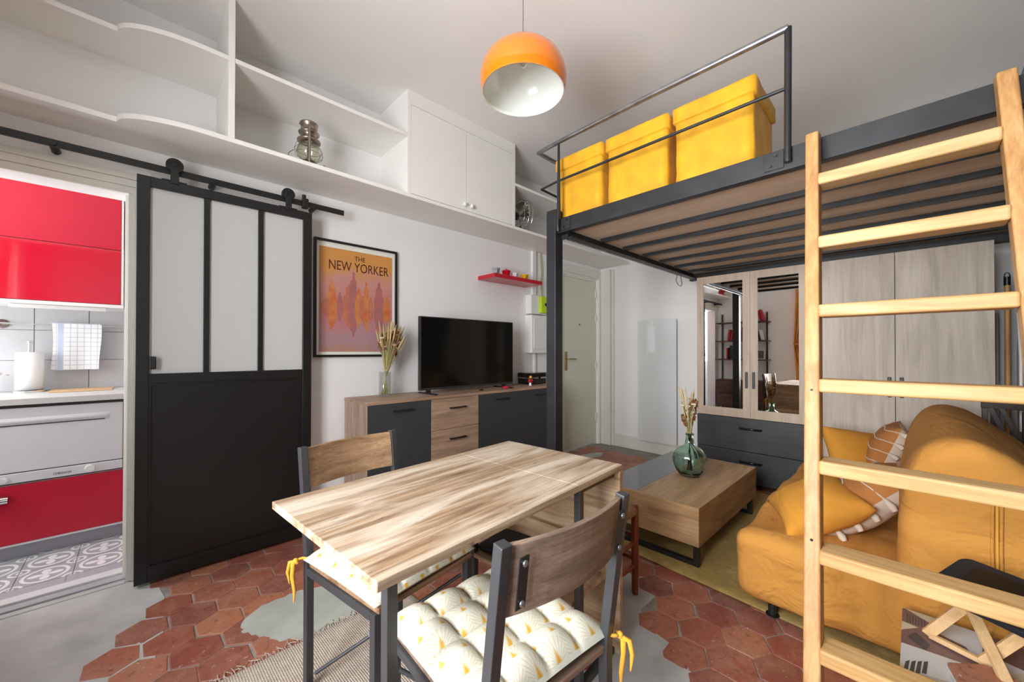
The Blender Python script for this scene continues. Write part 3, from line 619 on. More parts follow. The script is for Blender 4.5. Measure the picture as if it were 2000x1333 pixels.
# ------------------------------------------------------------------ wardrobes
XW = 3.76
wd = thing('mirror_wardrobe', (4.02, .99, 0), 'pale wood wardrobe with two mirrored doors over dark drawers', 'wardrobe')
WY0, WY1, WZ = .575, 1.405, 1.862
m = MB().box((XW+.02, WY1-.02, .0), (XC-.01, WY1, WZ)).box((XW+.02, WY0, 0), (XC-.01, WY0+.02, WZ)).box((XW+.02, WY0+.02, WZ-.02), (XC-.01, WY1-.02, WZ)).box((XC-.02, WY0+.02, .05), (XC-.01, WY1-.02, WZ-.02)).box((XW+.02, WY0+.02, .05), (XC-.02, WY1-.02, .07))
m.build('carcass', 'wardrobe_frame_wood', wd)
ym = .970
for y0, y1, hs in ((ym+.001, WY1, -1), (WY0, ym-.001, 1)):
    fw = .055
    m = MB().box((XW, y0, .603), (XW+.02, y0+fw, WZ)).box((XW, y1-fw, .603), (XW+.02, y1, WZ)).box((XW, y0+fw, .603), (XW+.02, y1-fw, .603+.075)).box((XW, y0+fw, WZ-.065), (XW+.02, y1-fw, WZ))
    dr = m.build('mirror_door', 'wardrobe_frame_wood', wd)
    MB().box((XW+.006, y0+fw, .678), (XW+.012, y1-fw, WZ-.065)).build('mirror', 'mirror_silver', dr)
    hy = y0+.026 if hs < 0 else y1-.026
    MB().box((XW-.014, hy-.010, .86), (XW, hy+.010, 1.0)).build('handle', 'ink_grey', dr, .004)
for z0, z1 in ((.318, .598), (.05, .313)):
    dr = MB().box((XW, WY0, z0), (XW+.02, WY1, z1)).build('drawer', 'wardrobe_dark', wd, .001)
    MB().tube([(XW, ym-.08, z1-.085), (XW-.022, ym-.075, z1-.085), (XW-.022, ym+.075, z1-.085), (XW, ym+.08, z1-.085)], .009, 10).build('handle', 'black_gloss', dr)
wd2 = thing('plain_wardrobe', (4.02, .09, 0), 'pale wood two door wardrobe behind the ladder', 'wardrobe')
m = MB().box((XW+.02, .555, 0), (XC-.01, .574, WZ)).box((XW+.02, -.345, 0), (XC-.01, -.325, WZ)).box((XW+.02, -.325, WZ-.02), (XC-.01, .555, WZ)).box((XC-.02, -.325, .05), (XC-.01, .555, WZ-.02))
m.build('carcass', 'wardrobe_wood', wd2)
for y0, y1, hy in ((.090, .574, .118), (-.345, .087, .058)):
    dr = MB().box((XW, y0, .05), (XW+.02, y1, WZ)).build('wardrobe_door', 'wardrobe_wood', wd2, .001)
    MB().box((XW-.014, hy-.010, .86), (XW, hy+.010, 1.0)).build('handle', 'ink_grey', dr, .004)

# ------------------------------------------------------------------ sideboard, television and what stands on it
sb = thing('sideboard', (2.0, 2.60, 0), 'long oak and charcoal sideboard beneath the television', 'sideboard')
SX0, SX1, SY, SZ = 1.05, 2.93, 2.41, .85
MB().box((SX0-.002, SY-.002, SZ-.022), (SX1+.002, YA-.02, SZ)).build('top', 'sideboard_wood', sb, .001)
MB().box((SX0, SY+.001, .04), (SX0+.02, YA-.02, SZ-.022)).build('side_panel', 'sideboard_wood_z', sb)
MB().box((SX1-.02, SY+.001, .04), (SX1, YA-.02, SZ-.022)).build('side_panel', 'sideboard_wood_z', sb)
MB().box((SX0+.02, SY+.03, .04), (SX1-.02, YA-.03, .06)).build('bottom', 'sideboard_wood', sb)
MB().box((SX0+.02, YA-.03, .06), (SX1-.02, YA-.022, SZ-.022)).build('back_panel', 'sideboard_wood', sb)
MB().box((SX0+.04, SY+.06, 0), (SX1-.04, YA-.06, .04)).build('plinth', 'sideboard_dark', sb)
for x0, x1 in ((SX0+.003, 1.520), (1.96, 2.443), (2.446, SX1-.002)):
    dr = MB().box((x0, SY, .045), (x1, SY+.018, SZ-.024)).build('door', 'sideboard_dark', sb, .001)
    c = (x0+x1)/2+.01
    MB().box((c-.075, SY-.024, .772), (c+.075, SY-.014, .782)).box((c-.07, SY-.014, .772), (c-.06, SY, .782)).box((c+.06, SY-.014, .772), (c+.07, SY, .782)).build('handle', 'black_metal', dr)
for z0, z1 in ((.600, SZ-.024), (.328, .597), (.045, .325)):
    dr = MB().box((1.523, SY, z0), (1.957, SY+.018, z1)).build('drawer', 'sideboard_wood', sb, .001)
    MB().box((1.675, SY-.024, z1-.078), (1.825, SY-.014, z1-.068)).box((1.68, SY-.014, z1-.078), (1.69, SY, z1-.068)).box((1.81, SY-.014, z1-.078), (1.82, SY, z1-.068)).build('handle', 'black_metal', dr)
tv = thing('television', (1.99, 2.56, SZ), 'large black flat screen television on the sideboard', 'television')
TX0, TX1, TZ0, TZ1, TY = 1.514, 2.475, .880, 1.440, 2.55
MB().box((TX0, TY, TZ0), (TX1, TY+.035, TZ1)).build('tv_body', 'tv_bezel', tv, .004)
MB().box((TX0+.008, TY-.002, TZ0+.018), (TX1-.008, TY, TZ1-.008)).build('screen', 'tv_screen', tv)
for x in (TX0+.06, TX1-.12):
    MB().box((x, TY+.005, SZ+.008), (x+.035, TY+.025, TZ0)).bar((x+.017, TY-.10, SZ+.005), (x+.017, TY+.14, SZ+.005), .022, .009).build('foot', 'black_metal', tv)
b = thing('media_box', (2.86, 2.64, SZ), 'black receiver box lying on sideboard beside the television', 'media box')
MB().box((2.74, 2.57, SZ+.002), (2.96, 2.75, SZ+.055)).build('case', 'black_gloss', b, .003); MB().box((2.745, 2.569, SZ+.012), (2.955, 2.57, SZ+.045)).build('front_panel', 'black_satin', b)
b = thing('player_box', (2.87, 2.65, SZ+.068), 'thin black player stacked on top of the receiver box', 'media box')
MB().box((2.735, 2.58, SZ+.069), (2.975, 2.75, SZ+.112)).build('case', 'black_gloss', b, .003)
for xx in (2.76, 2.95): MB().cyl((xx, 2.65, SZ+.055), (xx, 2.65, SZ+.069), .012).build('foot', 'black_metal', b)
b = thing('toy_figure', (2.685, 2.53, SZ), 'small red and yellow figurine in front of the receiver box', 'figurine')
MB().soft((2.685, 2.53, SZ+.045), (.05, .03, .035), .012, 6).build('body', 'red_lacquer', b, weld=True); MB().sphere((2.69, 2.53, SZ+.080), .014).build('head', 'cup_yellow', b); MB().cyl((2.685, 2.53, SZ+.001), (2.685, 2.53, SZ+.03), .014, .010).build('base', 'white_plastic', b)
MB().lathe([(.0001, 0), (.028, .001), (.030, .008), (.022, .018), (.0001, .021)], 20, (2.325, 2.49, SZ+.001)).solo('red_puck', 'red_gloss', 'small round red gadget lying below the television', 'gadget')
MB().box((2.04, 2.487, SZ+.001), (2.075, 2.507, SZ+.010)).solo('remote_sensor', 'black_gloss', 'tiny black sensor block lying below the television middle', 'sensor', bevel=.003)
# vases and dried flowers
MB().lathe([(.0001, .0), (.040, .0), (.042, .004), (.042, .175), (.0395, .175), (.0395, .010), (.0001, .008)], 28, (1.29, 2.66, SZ+.001)).solo('glass_vase', 'clear_glass', 'clear glass cylinder vase on the left end of sideboard', 'vase')
def bouquet(name, base, neck, top, spread, n, label, lean=(0, 0), lbase=.02, heads=('flower_cream', 'flower_brown', 'straw', 'flower_pink'), rs=.0016, hs=1.0, waist=.014):
    t = thing(name, base, label, 'dried flowers'); st = MB(); hd = {h: MB() for h in heads}
    for k in range(n):
        a = random.uniform(0, 2*math.pi); q = math.sqrt(random.random()); c, s_ = math.cos(a), math.sin(a); h = top*random.uniform(.72, 1.0)
        p0 = Vector((base[0]-lbase*c*q*1.0, base[1]-lbase*s_*q, base[2]+.004)); p1 = Vector((base[0]+lean[0]*.35+waist*c*q*.8, base[1]+lean[1]*.35+waist*s_*q*.8, base[2]+neck))
        p2 = Vector((base[0]+lean[0]+spread*c*q, base[1]+lean[1]+spread*s_*q, base[2]+h)); pm = p1.lerp(p2, .55)+Vector((c, s_, 0))*(-.004)
        st.tube([p0, p1, pm, p2], rs, 5)
        hk = heads[k % len(heads)]; d = (p2-pm).normalized(); b = hd[hk]
        if hk in ('straw', 'straw_green'):
            b.tube([p2-d*.03*hs, p2+d*.0, p2+d*.045*hs, p2+d*.07*hs], [.0012, .0045*hs, .004*hs, .0008], 6)
        elif hk == 'flower_brown':
            for j in range(5): b.sphere(p2-d*.012*j*hs+Vector((random.uniform(-1, 1), random.uniform(-1, 1), random.uniform(-.5, .5)))*.008*hs, .0065*hs, 6, 4, (1, 1, 1.3))
        else:
            for j in range(6):
                aa = j*math.pi/3; b.sphere(p2+Vector((math.cos(aa)*.007, math.sin(aa)*.007, .003))*hs, .0065*hs, 6, 4, (1, 1, .6))
            b.sphere(p2+Vector((0, 0, .004)), .005*hs, 6, 4)
    o = st.build('stems', 'straw_green', t); o['kind'] = 'stuff'
    for h, b in hd.items():
        if b.v: o = b.build({'flower_cream': 'cream_blooms', 'flower_brown': 'brown_seed_heads', 'straw': 'grass_heads', 'flower_pink': 'pink_blooms', 'straw_green': 'wheat_ears'}[h], h, t); o['kind'] = 'stuff'
    return t
t = bouquet('dried_bouquet', (1.288, 2.66, SZ+.012), .17, .46, .085, 64, 'tall bundle of dried grasses standing in the clear cylinder vase', (.035, -.01), .026, ('straw', 'straw_green', 'flower_brown', 'flower_cream', 'straw', 'flower_pink'), .0022, 1.3, .016)
MB().tube([(1.300+.018*math.cos(a), 2.657+.018*math.sin(a), SZ+.188) for a in [2*math.pi*k/14 for k in range(14)]], .004, 6, True).build('binding_string', 'straw', t)

# ------------------------------------------------------------------ sliding door and its rail
sd = thing('sliding_door', (.40, 2.69, .014), 'black framed sliding door with three frosted panes', 'door')
AX0, AX1, AZ0, AZ1, AY0, AY1 = -.007, .800, .014, 2.060, 2.672, 2.712
fr = .050
MB().box((AX0, AY0, AZ0), (AX0+fr, AY1, AZ1)).build('stile', 'black_satin', sd, .002)
MB().box((AX1-fr, AY0, AZ0), (AX1, AY1, AZ1)).build('stile', 'black_satin', sd, .002)
for z0, z1 in ((AZ0, AZ0+.07), (1.012, 1.062), (AZ1-.05, AZ1)): MB().box((AX0+fr, AY0, z0), (AX1-fr, AY1, z1)).build('cross_rail', 'black_satin', sd, .002)
MB().box((AX0+fr, AY0+.012, AZ0+.07), (AX1-fr, AY1-.01, 1.012)).build('lower_panel', 'black_satin', sd)
m = MB(); a, b, z0, z1, q = AX0+fr, AX1-fr, AZ0+.07, 1.012, .008
for A, B in (((a, AY0+.003, z0), (b, AY0+.012, z0+q)), ((a, AY0+.003, z1-q), (b, AY0+.012, z1)), ((a, AY0+.003, z0+q), (a+q, AY0+.012, z1-q)), ((b-q, AY0+.003, z0+q), (b, AY0+.012, z1-q))): m.box(A, B)
m.build('panel_bead', 'black_satin', sd)
xs = [AX0+fr, .270, .522, AX1-fr]
for k in range(3):
    MB().box((xs[k]+(.013 if k else 0), AY0+.018, 1.062), (xs[k+1]-(.013 if k < 2 else 0), AY0+.024, AZ1-.05)).build('frosted_pane', 'frosted_glass', sd)
for x in xs[1:3]: MB().box((x-.013, AY0+.004, 1.062), (x+.013, AY1-.004, AZ1-.05)).build('glazing_bar', 'black_satin', sd, .0015)
MB().box((AX0+fr, AY0-.022, 1.085), (AX0+fr+.026, AY0, 1.150)).build('pull_handle', 'black_metal', sd, .004)
for x in (.135, .665):
    hg = MB().box((x-.017, AY0-.006, AZ1-.012), (x+.017, AY0, AZ1+.095)).box((x-.05, AY0, AZ1), (x+.05, AY1-.006, AZ1+.006)).build('hanger', 'black_metal', sd, .002)
    MB().cyl((x, AY0-.004, AZ1+.085), (x, AY0+.018, AZ1+.085), .036, n=28).build('roller', 'black_metal', hg)
    MB().cyl((x, AY0-.012, AZ1+.085), (x, AY0-.004, AZ1+.085), .008, n=10).build('bolt', 'black_gloss', hg)
rl = thing('sliding_rail', (.0, 2.72, 2.10), 'black flat steel rail carrying the sliding door', 'rail')
MB().box((XR+.05, 2.692, 2.100), (1.008, 2.700, 2.134)).build('bar', 'black_metal', rl, .001)
for x in (-.28, .30, .83, -.85): MB().cyl((x, 2.700, 2.117), (x, YA, 2.117), .016, n=14).cyl((x, 2.684, 2.117), (x, 2.692, 2.117), .013, n=8).build('stand_off', 'black_metal', rl)
for x in (.765,): MB().box((x-.018, 2.680, 2.088), (x+.018, 2.712, 2.150)).cyl((x-.006, 2.696, 2.150), (x-.006, 2.696, 2.172), .012, n=12).build('end_stop', 'black_metal', rl, .004)

# ------------------------------------------------------------------ poster
po = thing('framed_poster', (1.147, YA, 1.138), 'black framed orange and pink magazine cover poster', 'poster')
PX0, PX1, PZ0, PZ1 = .846, 1.446, 1.136, 1.944; fw = .016
m = MB().box((PX0, YA-.024, PZ0), (PX0+fw, YA-.002, PZ1)).box((PX1-fw, YA-.024, PZ0), (PX1, YA-.002, PZ1)).box((PX0+fw, YA-.024, PZ0), (PX1-fw, YA-.002, PZ0+fw)).box((PX0+fw, YA-.024, PZ1-fw), (PX1-fw, YA-.002, PZ1))
m.build('frame', 'black_satin', po, .001)
MB().box((PX0+fw, YA-.012, PZ0+fw), (PX1-fw, YA-.004, PZ1-fw)).build('mount', 'mat_cream', po)
QX0, QX1, QZ0, QZ1 = .880, 1.408, 1.172, 1.893
pr = MB().box((QX0, YA-.0128, QZ0), (QX1, YA-.012, QZ1)).build('print', 'poster_print', po)
W_, Z_ = QX1-QX0, QZ1-QZ0; hz = .415
tow = [(.10, .10, .70, 'tower_orange'), (.02, .18, .52, 'tower_rose'), (.22, .30, .58, 'tower_mauve'), (.30, .52, .70, 'tower_rose'), (.38, .50, .79, 'tower_mauve'), (.46, .56, .64, 'tower_orange'), (.52, .62, .56, 'tower_rose'), (.57, .66, .70, 'tower_orange'), (.64, .72, .56, 'tower_rose'), (.73, .87, .72, 'tower_mauve'), (.86, .97, .58, 'tower_orange'), (.12, .22, .66, 'tower_orange')]
for k, (a, b, h, mt) in enumerate(tow):
    if b-a < .05: b = a+.1
    c = (a+b)/2; w2 = (b-a)/2; y = YA-.0130-k*.00006
    steps = [(w2, hz), (w2, hz+(h-hz)*.45), (w2*.72, hz+(h-hz)*.5), (w2*.66, hz+(h-hz)*.75), (w2*.32, hz+(h-hz)*.82), (.012, h)]
    for sg, kk in ((1, 1), (-1, .72)):
        L = [(c-w, hz+sg*(z-hz)*kk) for w, z in steps]; Rr = [(c+w, hz+sg*(z-hz)*kk) for w, z in steps][::-1]
        pts = [(QX0+min(1, max(0, u))*W_, y, QZ0+v*Z_) for u, v in L+Rr]
        if sg > 0: pts = pts[::-1]
        MB().add(pts, [tuple(range(len(pts)))]).build('tower_print' if sg > 0 else 'reflection_print', mt, pr)
def wallM(x, z, sx=1): return Matrix.Translation((x, YA-.0142, z)) @ Euler((R(90), 0, 0)).to_matrix().to_4x4() @ Matrix.Diagonal((sx, 1, 1, 1))
text('THE', .048, wallM(QX0+.525*W_, QZ0+.905*Z_, .9), 'ink_brown', po, off=WORLD[po.name], ext=.0003)
text('NEW YORKER', .094, wallM(QX0+.525*W_, QZ0+.795*Z_, .73), 'ink_brown', po, off=WORLD[po.name], ext=.0003)

# ------------------------------------------------------------------ red shelf with cups, meter boxes
RS0, RS1, RY = 2.265, 2.895, 2.565; RZ = 1.835
MB().box((RS0, RY, RZ), (RS1, YA, RZ+.035)).solo('red_shelf', 'red_lacquer', 'red floating shelf holding four small cups', 'shelf', bevel=.002)
def cup(name, x, y, mat, label, r=.033, h=.06, lid=False):
    t = thing(name, (x, y, RZ+.036), label, 'cup', 'small cups on the red shelf')
    MB().lathe([(.0001, 0), (r*.72, 0), (r*.76, .004), (r, h*.92), (r*1.06, h*.94), (r*1.06, h), (r*.95, h), (r*.70, .006), (.0001, .006)], 24, (x, y, RZ+.036)).build('cup_body', mat, t)
    hx = x-r*1.0
    if lid:
        l = MB().lathe([(r*1.02, h), (r*.8, h+.008), (.0001, h+.011)], 24, (x, y, RZ+.036)).build('lid', mat, t); MB().sphere((x, y, RZ+.036+h+.015), .008).build('knob', mat, l)
    else: MB().tube([(x-r*.8, y-.02, RZ+.036+h*.8), (x-r*.85, y-.045, RZ+.036+h*.7), (x-r*.8, y-.045, RZ+.036+h*.35), (x-r*.7, y-.02, RZ+.036+h*.25)], .005, 8).build('handle', mat, t)
cup('espresso_cup', 2.365, 2.66, 'cup_grey', 'grey cup at the left end of the red shelf', .036, .068)
cup('sugar_pot', 2.49, 2.655, 'red_lacquer', 'red lidded pot second from left on red shelf', .040, .058, True)
cup('espresso_cup', 2.605, 2.66, 'cup_white', 'white cup between the red pot and yellow cup', .032, .055)
cup('espresso_cup', 2.735, 2.655, 'cup_yellow', 'yellow cup at the right end of the red shelf', .038, .055)
b = thing('meter_box', (3.06, YA, 1.16), 'white electricity meter box on the wall beside the post', 'meter box')
MB().box((2.89, 2.70, 1.157), (3.16, YA, 1.548)).build('case', 'white_plastic', b, .006); MB().box((2.915, 2.694, 1.20), (3.135, 2.70, 1.52)).build('cover', 'white_plastic', b, .004)
b = thing('fuse_box', (3.06, YA, 1.565), 'white fuse box with lime green cover above the meter', 'fuse box')
MB().box((2.90, 2.72, 1.562), (3.16, YA, 1.76)).build('case', 'white_plastic', b, .005); gl = MB().box((3.02, 2.685, 1.575), (3.155, 2.72, 1.75)).build('green_cover', 'lime_green', b, .006); MB().cyl((3.09, 2.681, 1.665), (3.09, 2.686, 1.665), .018).build('switch', 'black_satin', gl)
MB().box((2.98, 2.772, 1.765), (3.035, YA, ZS)).solo('cable_trunking', 'white_plastic', 'white vertical cable trunking above the fuse box', 'trunking', bevel=.003)
MB().box((3.01, 2.778, .86), (3.04, YA, 1.155)).solo('cable_trunking', 'white_plastic', 'narrow white cable trunking below the meter box', 'trunking', bevel=.003)
MB().tube([(3.10, 2.775, ZS), (3.105, 2.77, 2.12), (3.12, 2.772, 2.02), (3.115, 2.775, 1.9), (3.12, 2.772, 1.765)], .006, 6).solo('meter_cable', 'straw_green', 'olive cable running down to the fuse box', 'cable')

# ------------------------------------------------------------------ storm lantern, fan, star on the shelving
ZT = ZS+.0245; lx, ly = .735, 2.52
t = thing('storm_lantern', (lx, ly, ZT), 'tarnished metal storm lantern on the long white shelf', 'lantern')
MB().lathe([(.0001, 0), (.084, 0), (.086, .005), (.080, .022), (.060, .033), (.036, .038), (.036, .056), (.0001, .056)], 32, (lx, ly, ZT+.001)).build('fuel_tank', 'pewter', t)
MB().cyl((lx+.066, ly-.035, ZT+.024), (lx+.080, ly-.042, ZT+.040), .010, n=10).build('filler_cap', 'pewter', t)
MB().lathe([(.036, .056), (.062, .085), (.070, .112), (.058, .148), (.042, .170), (.040, .170), (.056, .148), (.068, .112), (.060, .085), (.034, .056)], 28, (lx, ly, ZT)).build('globe', 'lantern_glass', t)
MB().lathe([(.044, .168), (.064, .174), (.064, .182), (.046, .192), (.036, .204), (.036, .218), (.056, .221), (.058, .228), (.044, .234), (.044, .270), (.050, .276), (.050, .284), (.044, .288), (.040, .276), (.0001, .270)], 28, (lx, ly, ZT)).build('chimney', 'pewter', t)
MB().cyl((lx, ly, ZT+.056), (lx, ly, ZT+.085), .020, .012).cyl((lx, ly, ZT+.085), (lx, ly, ZT+.150), .009, n=10).build('burner', 'pewter', t)
for sg in (-1, 1):
    a = R(75)
    c, s_ = math.cos(a)*sg, math.sin(a)*sg
    MB().tube([(lx+c*.074, ly+s_*.074, ZT+.024), (lx+c*.080, ly+s_*.080, ZT+.09), (lx+c*.074, ly+s_*.074, ZT+.18), (lx+c*.062, ly+s_*.062, ZT+.245), (lx+c*.042, ly+s_*.042, ZT+.258)], .007, 8).build('side_tube', 'pewter', t)
for z, r in ((.095, .074), (.125, .074)): MB().tube([(lx+r*math.cos(k*math.pi/10), ly+r*math.sin(k*math.pi/10), ZT+z) for k in range(20)], .0014, 5, True).build('guard_wire', 'pewter', t)
for sg in (-1, 1): MB().tube([(lx+sg*.040, ly, ZT+.060), (lx+sg*.072, ly, ZT+.085), (lx+sg*.080, ly, ZT+.115), (lx+sg*.066, ly, ZT+.155), (lx+sg*.052, ly, ZT+.178)], .0014, 5).build('guard_wire', 'pewter', t)
MB().tube([(lx-.075-.035*math.sin(k*math.pi/12), ly-.02*math.cos(k*math.pi/12), ZT+.012+.10*k/12) for k in range(13)], .002, 6).build('carry_handle', 'pewter', t)
MB().tube([(lx+.05*math.cos(k*math.pi/8), ly+.012, ZT+.27+.03*math.sin(k*math.pi/8)) for k in range(9)], .0025, 6).build('top_bail', 'pewter', t)
fx_, fy_ = 2.50, 2.565
t = thing('desk_fan', (fx_, fy_, ZT), 'chrome desk fan in the shelf end beside the loft post', 'fan')
MB().lathe([(.0001, 0), (.072, 0), (.074, .006), (.05, .022), (.014, .032), (.0001, .034)], 28, (fx_, fy_, ZT+.001)).build('base', 'chrome', t)
MB().cyl((fx_, fy_, ZT+.03), (fx_, fy_, ZT+.15), .010).build('stem', 'chrome', t)
Mf = rotM((fx_+.01, fy_, ZT+.172), 0, R(90), R(-8))
MB().lathe([(.0001, -.075), (.028, -.072), (.038, -.05), (.040, .0), (.034, .03), (.0001, .032)], 20, M=Mf).build('motor', 'black_gloss', t)
cg = MB()
for rr_, zz in ((.158, .090), (.158, .05), (.105, .112), (.05, .124), (.105, .036)): cg.tube([Mf @ Vector((rr_*math.cos(k*math.pi/16), rr_*math.sin(k*math.pi/16), zz)) for k in range(32)], .0022 if rr_ < .15 else .004, 5, True)
for k in range(24):
    a = k*math.pi/12; c, s_ = math.cos(a), math.sin(a)
    cg.tube([Mf @ Vector((c*q, s_*q, z)) for q, z in ((.04, .025), (.105, .036), (.158, .05), (.158, .090), (.105, .112), (.02, .126))], .0012, 4)
cg.build('cage', 'chrome', t)
for k in range(4):
    a0 = k*math.pi/2
    MB().grid(lambda u, v: tuple(Mf @ Vector(((.02+.12*u)*math.cos(a0+(v-.5)*(.35+.5*u)), (.02+.12*u)*math.sin(a0+(v-.5)*(.35+.5*u)), .062+(v-.5)*.03))), 6, 4).build('blade', 'pewter', t)
MB().lathe([(.0001, .118), (.018, .119), (.016, .126), (.0001, .128)], 16, M=Mf).build('badge', 'chrome', t)
t = thing('star_ornament', (-.86, 2.66, ZT), 'red star ornament on the far left end of the long shelf', 'ornament')
pts = [(math.cos(R(90+36*k))*(.11 if k % 2 == 0 else .045), math.sin(R(90+36*k))*(.11 if k % 2 == 0 else .045)) for k in range(10)]
MB().prism(pts, 0, .02, rotM((-.86, 2.66, ZT+.092), R(90), 0, R(90))).build('star', 'red_lacquer', t, .003)

# ------------------------------------------------------------------ pendant lamp
lx, ly, lz = 1.315, 1.287, 2.412
t = thing('pendant_lamp', (lx, ly, lz), 'glossy orange domed pendant lamp with white inside', 'lamp')
outer = [(.193, 0), (.203, .03), (.206, .062), (.200, .10), (.182, .138), (.15, .170), (.105, .194), (.055, .205), (.022, .208)]
MB().lathe(outer, 56, (lx, ly, lz)).build('shade', 'lamp_orange', t)
MB().lathe([(r-.004 if r > .03 else r, max(z-.004, 0)) for r, z in outer][::-1]+[(.193, 0)], 56, (lx, ly, lz)).build('shade_lining', 'lamp_white', t)
MB().lathe([(.065, .203), (.040, .222), (.016, .246), (.007, .262), (.0001, .264)], 24, (lx, ly, lz)).build('canopy_cone', 'clear_glass', t)
MB().cyl((lx, ly, lz+.20), (lx, ly, lz+.165), .018, .020).build('bulb_holder', 'lamp_white', t); MB().sphere((lx, ly, lz+.148), .026, 16, 10).build('bulb', 'lamp_white', t)
MB().cyl((lx, ly, lz+.262), (lx, ly, lz+.286), .005, n=10).build('cord_grip', 'black_metal', t); MB().cyl((lx, ly, lz+.286), (lx, ly, ZC), .0016, n=6).cyl((lx, ly, lz+.2), (lx, ly, lz+.264), .0016, n=6).build('cord', 'ink_grey', t)

# ------------------------------------------------------------------ dining table
TL, TW, TZ = 1.04, .60, .735
tb = thing('dining_table', (.829, 1.055, 0), 'pale wood dining table with steel legs between the two chairs', 'table', rz=R(4.3))
MB().box((-TL/2, -TW/2, TZ-.022), (.20, TW/2, TZ)).build('table_top', 'table_wood', tb, .002)
MB().box((.2006, -TW/2, TZ-.022), (TL/2, TW/2, TZ)).build('table_leaf', 'table_wood', tb, .002)
MB().box((TL/2-.022, -TW/2, .0), (TL/2, TW/2, TZ-.0225)).build('end_panel', 'table_wood_y', tb, .001)
q = .025
for y in (-TW/2+.035, TW/2-.035):
    if y < 0: MB().box((-TL/2+.035, y-q/2, 0), (-TL/2+.035+q, y+q/2, TZ-.0225)).build('leg', 'chair_steel', tb, .002)
    MB().box((.245, y-q/2, q), (.245+q, y+q/2, TZ-.0225)).build('leg', 'chair_steel', tb, .002)
    MB().box((.245, y-q/2, 0), (TL/2-.022, y+q/2, q)).build('foot_rail', 'chair_steel', tb, .002)
    MB().box((.245+q, y-q/2, TZ-.0475), (TL/2-.022, y+q/2, TZ-.0225)).build('top_rail', 'chair_steel', tb, .002)
MB().box((.245, -TW/2+.0475, 0), (.245+q, TW/2-.0475, q)).build('foot_rail', 'chair_steel', tb, .002)
MB().box((.245, -TW/2+.055, .285), (TL/2-.022, TW/2-.0, .303)).build('shelf', 'table_wood_y', tb, .001)
MB().box((.245, -TW/2+.055, .06), (TL/2-.022, TW/2-.02, .078)).build('shelf', 'table_wood_y', tb, .001)
MB().box((TL/2-.05, -TW/2+.06, .303), (TL/2-.023, TW/2, .42)).build('divider', 'table_wood_y', tb, .001)
a = R(4.3); ca, sa = math.cos(a), math.sin(a)
def tloc(x, y, z): return (.829+x*ca-y*sa, 1.055+x*sa+y*ca, z)
for k, (x, y, r) in enumerate(((.385, .13, 3), (.38, .10, 9))):
    o = MB().soft((0, 0, .008), (.20, .30, .014), .005, 8, .003, 10, seed=k*3).solo('placemat', 'black_cloth', ('lower' if k == 0 else 'upper')+' black placemat on the shelf under the dining table', 'placemat', 'black placemats under the table', weld=True)
    o.location = tloc(x, y, .305+k*.017); o.rotation_euler = (0, 0, a+R(r))

# ------------------------------------------------------------------ chairs
def make_chair(loc, rz, label, bw):
    c = thing('dining_chair', loc, label, 'chair', 'dining chairs at the table', rz=rz)
    q, hw, yb, yf = .025, .187, -.205, .190
    for s_ in (-1, 1):
        x = s_*hw
        p = MB().bar((x, yb, 0), (x, yb, .46), q, q, (0, 1, 0)); p.bar((x, yb, .458), (x, yb-.05, .838), q, q, (0, 1, 0)); p.build('back_leg', 'chair_steel', c, .002)
        MB().box((x-q/2, yf-q/2, 0), (x+q/2, yf+q/2, .435)).build('front_leg', 'chair_steel', c, .002)
        MB().box((x-q/2, yb+q/2, 0), (x+q/2, yf-q/2, q)).build('floor_rail', 'chair_steel', c, .002)
        MB().box((x-q/2, yb+q/2, .41), (x+q/2, yf-q/2, .435)).build('seat_rail', 'chair_steel', c, .002)
        br = MB().box((s_*(hw-.014)-.012, yb-.047, .70), (s_*(hw-.014)+.012, yb-.043, .81)); br = br.build('bracket', 'black_metal', c, .002) if False else None
        bk = MB().bar((s_*(hw-.034), yb-.0575, .712), (s_*(hw-.034), yb-.070, .812), .024, .003, (0, 1, 0)).build('bracket', 'black_metal', c, .001)
        for zz in (.724, .800): MB().sphere((s_*(hw-.034), yb-.060-(zz-.712)*.118-.002, zz), .0065, 10, 6, (1, .6, 1)).build('screw', 'steel_bright', bk)
    MB().cyl((-hw, yb+.05, .09), (hw, yf-.03, .36), .006, n=8).cyl((hw, yb+.05, .09), (-hw, yf-.03, .36), .006, n=8).build('cross_brace', 'chair_steel', c)
    MB().box((-hw-.004, yb-.005, .4355), (hw+.004, yf+.020, .452)).build('seat', bw, c, .003)
    # curved backrest board
    z0, z1, th = .692, .832, .014; n = 12; vs = []
    for z in (z0, z1):
        yo = yb-(z-.46)/.385*.05
        for k in range(n+1):
            u = -1+2*k/n; xx = u*(hw-.014); yy = yo-.028*(1-u*u)
            vs.append((xx, yy+th/2, z)); vs.append((xx, yy-th/2, z))
    w = 2*(n+1); fs = []
    for k in range(n):
        a_, b_ = 2*k, 2*k+2
        fs += [(a_, b_, w+b_, w+a_), (b_+1, a_+1, w+a_+1, w+b_+1), (w+a_, w+b_, w+b_+1, w+a_+1), (b_, a_, a_+1, b_+1)]
    fs += [(0, w, w+1, 1), (2*n+1, w+2*n+1, w+2*n, 2*n)]
    m = MB(); m.add(vs, fs); m.build('backrest', bw, c, .002)
    return c
c1 = make_chair((.648, 1.285, 0), R(180+9), 'wooden backed dining chair on the sideboard side of the table', 'chair_wood')
c2 = make_chair((.668, .752, 0), R(-3), 'wooden backed dining chair nearest the camera seen from behind', 'chair_wood_grey')
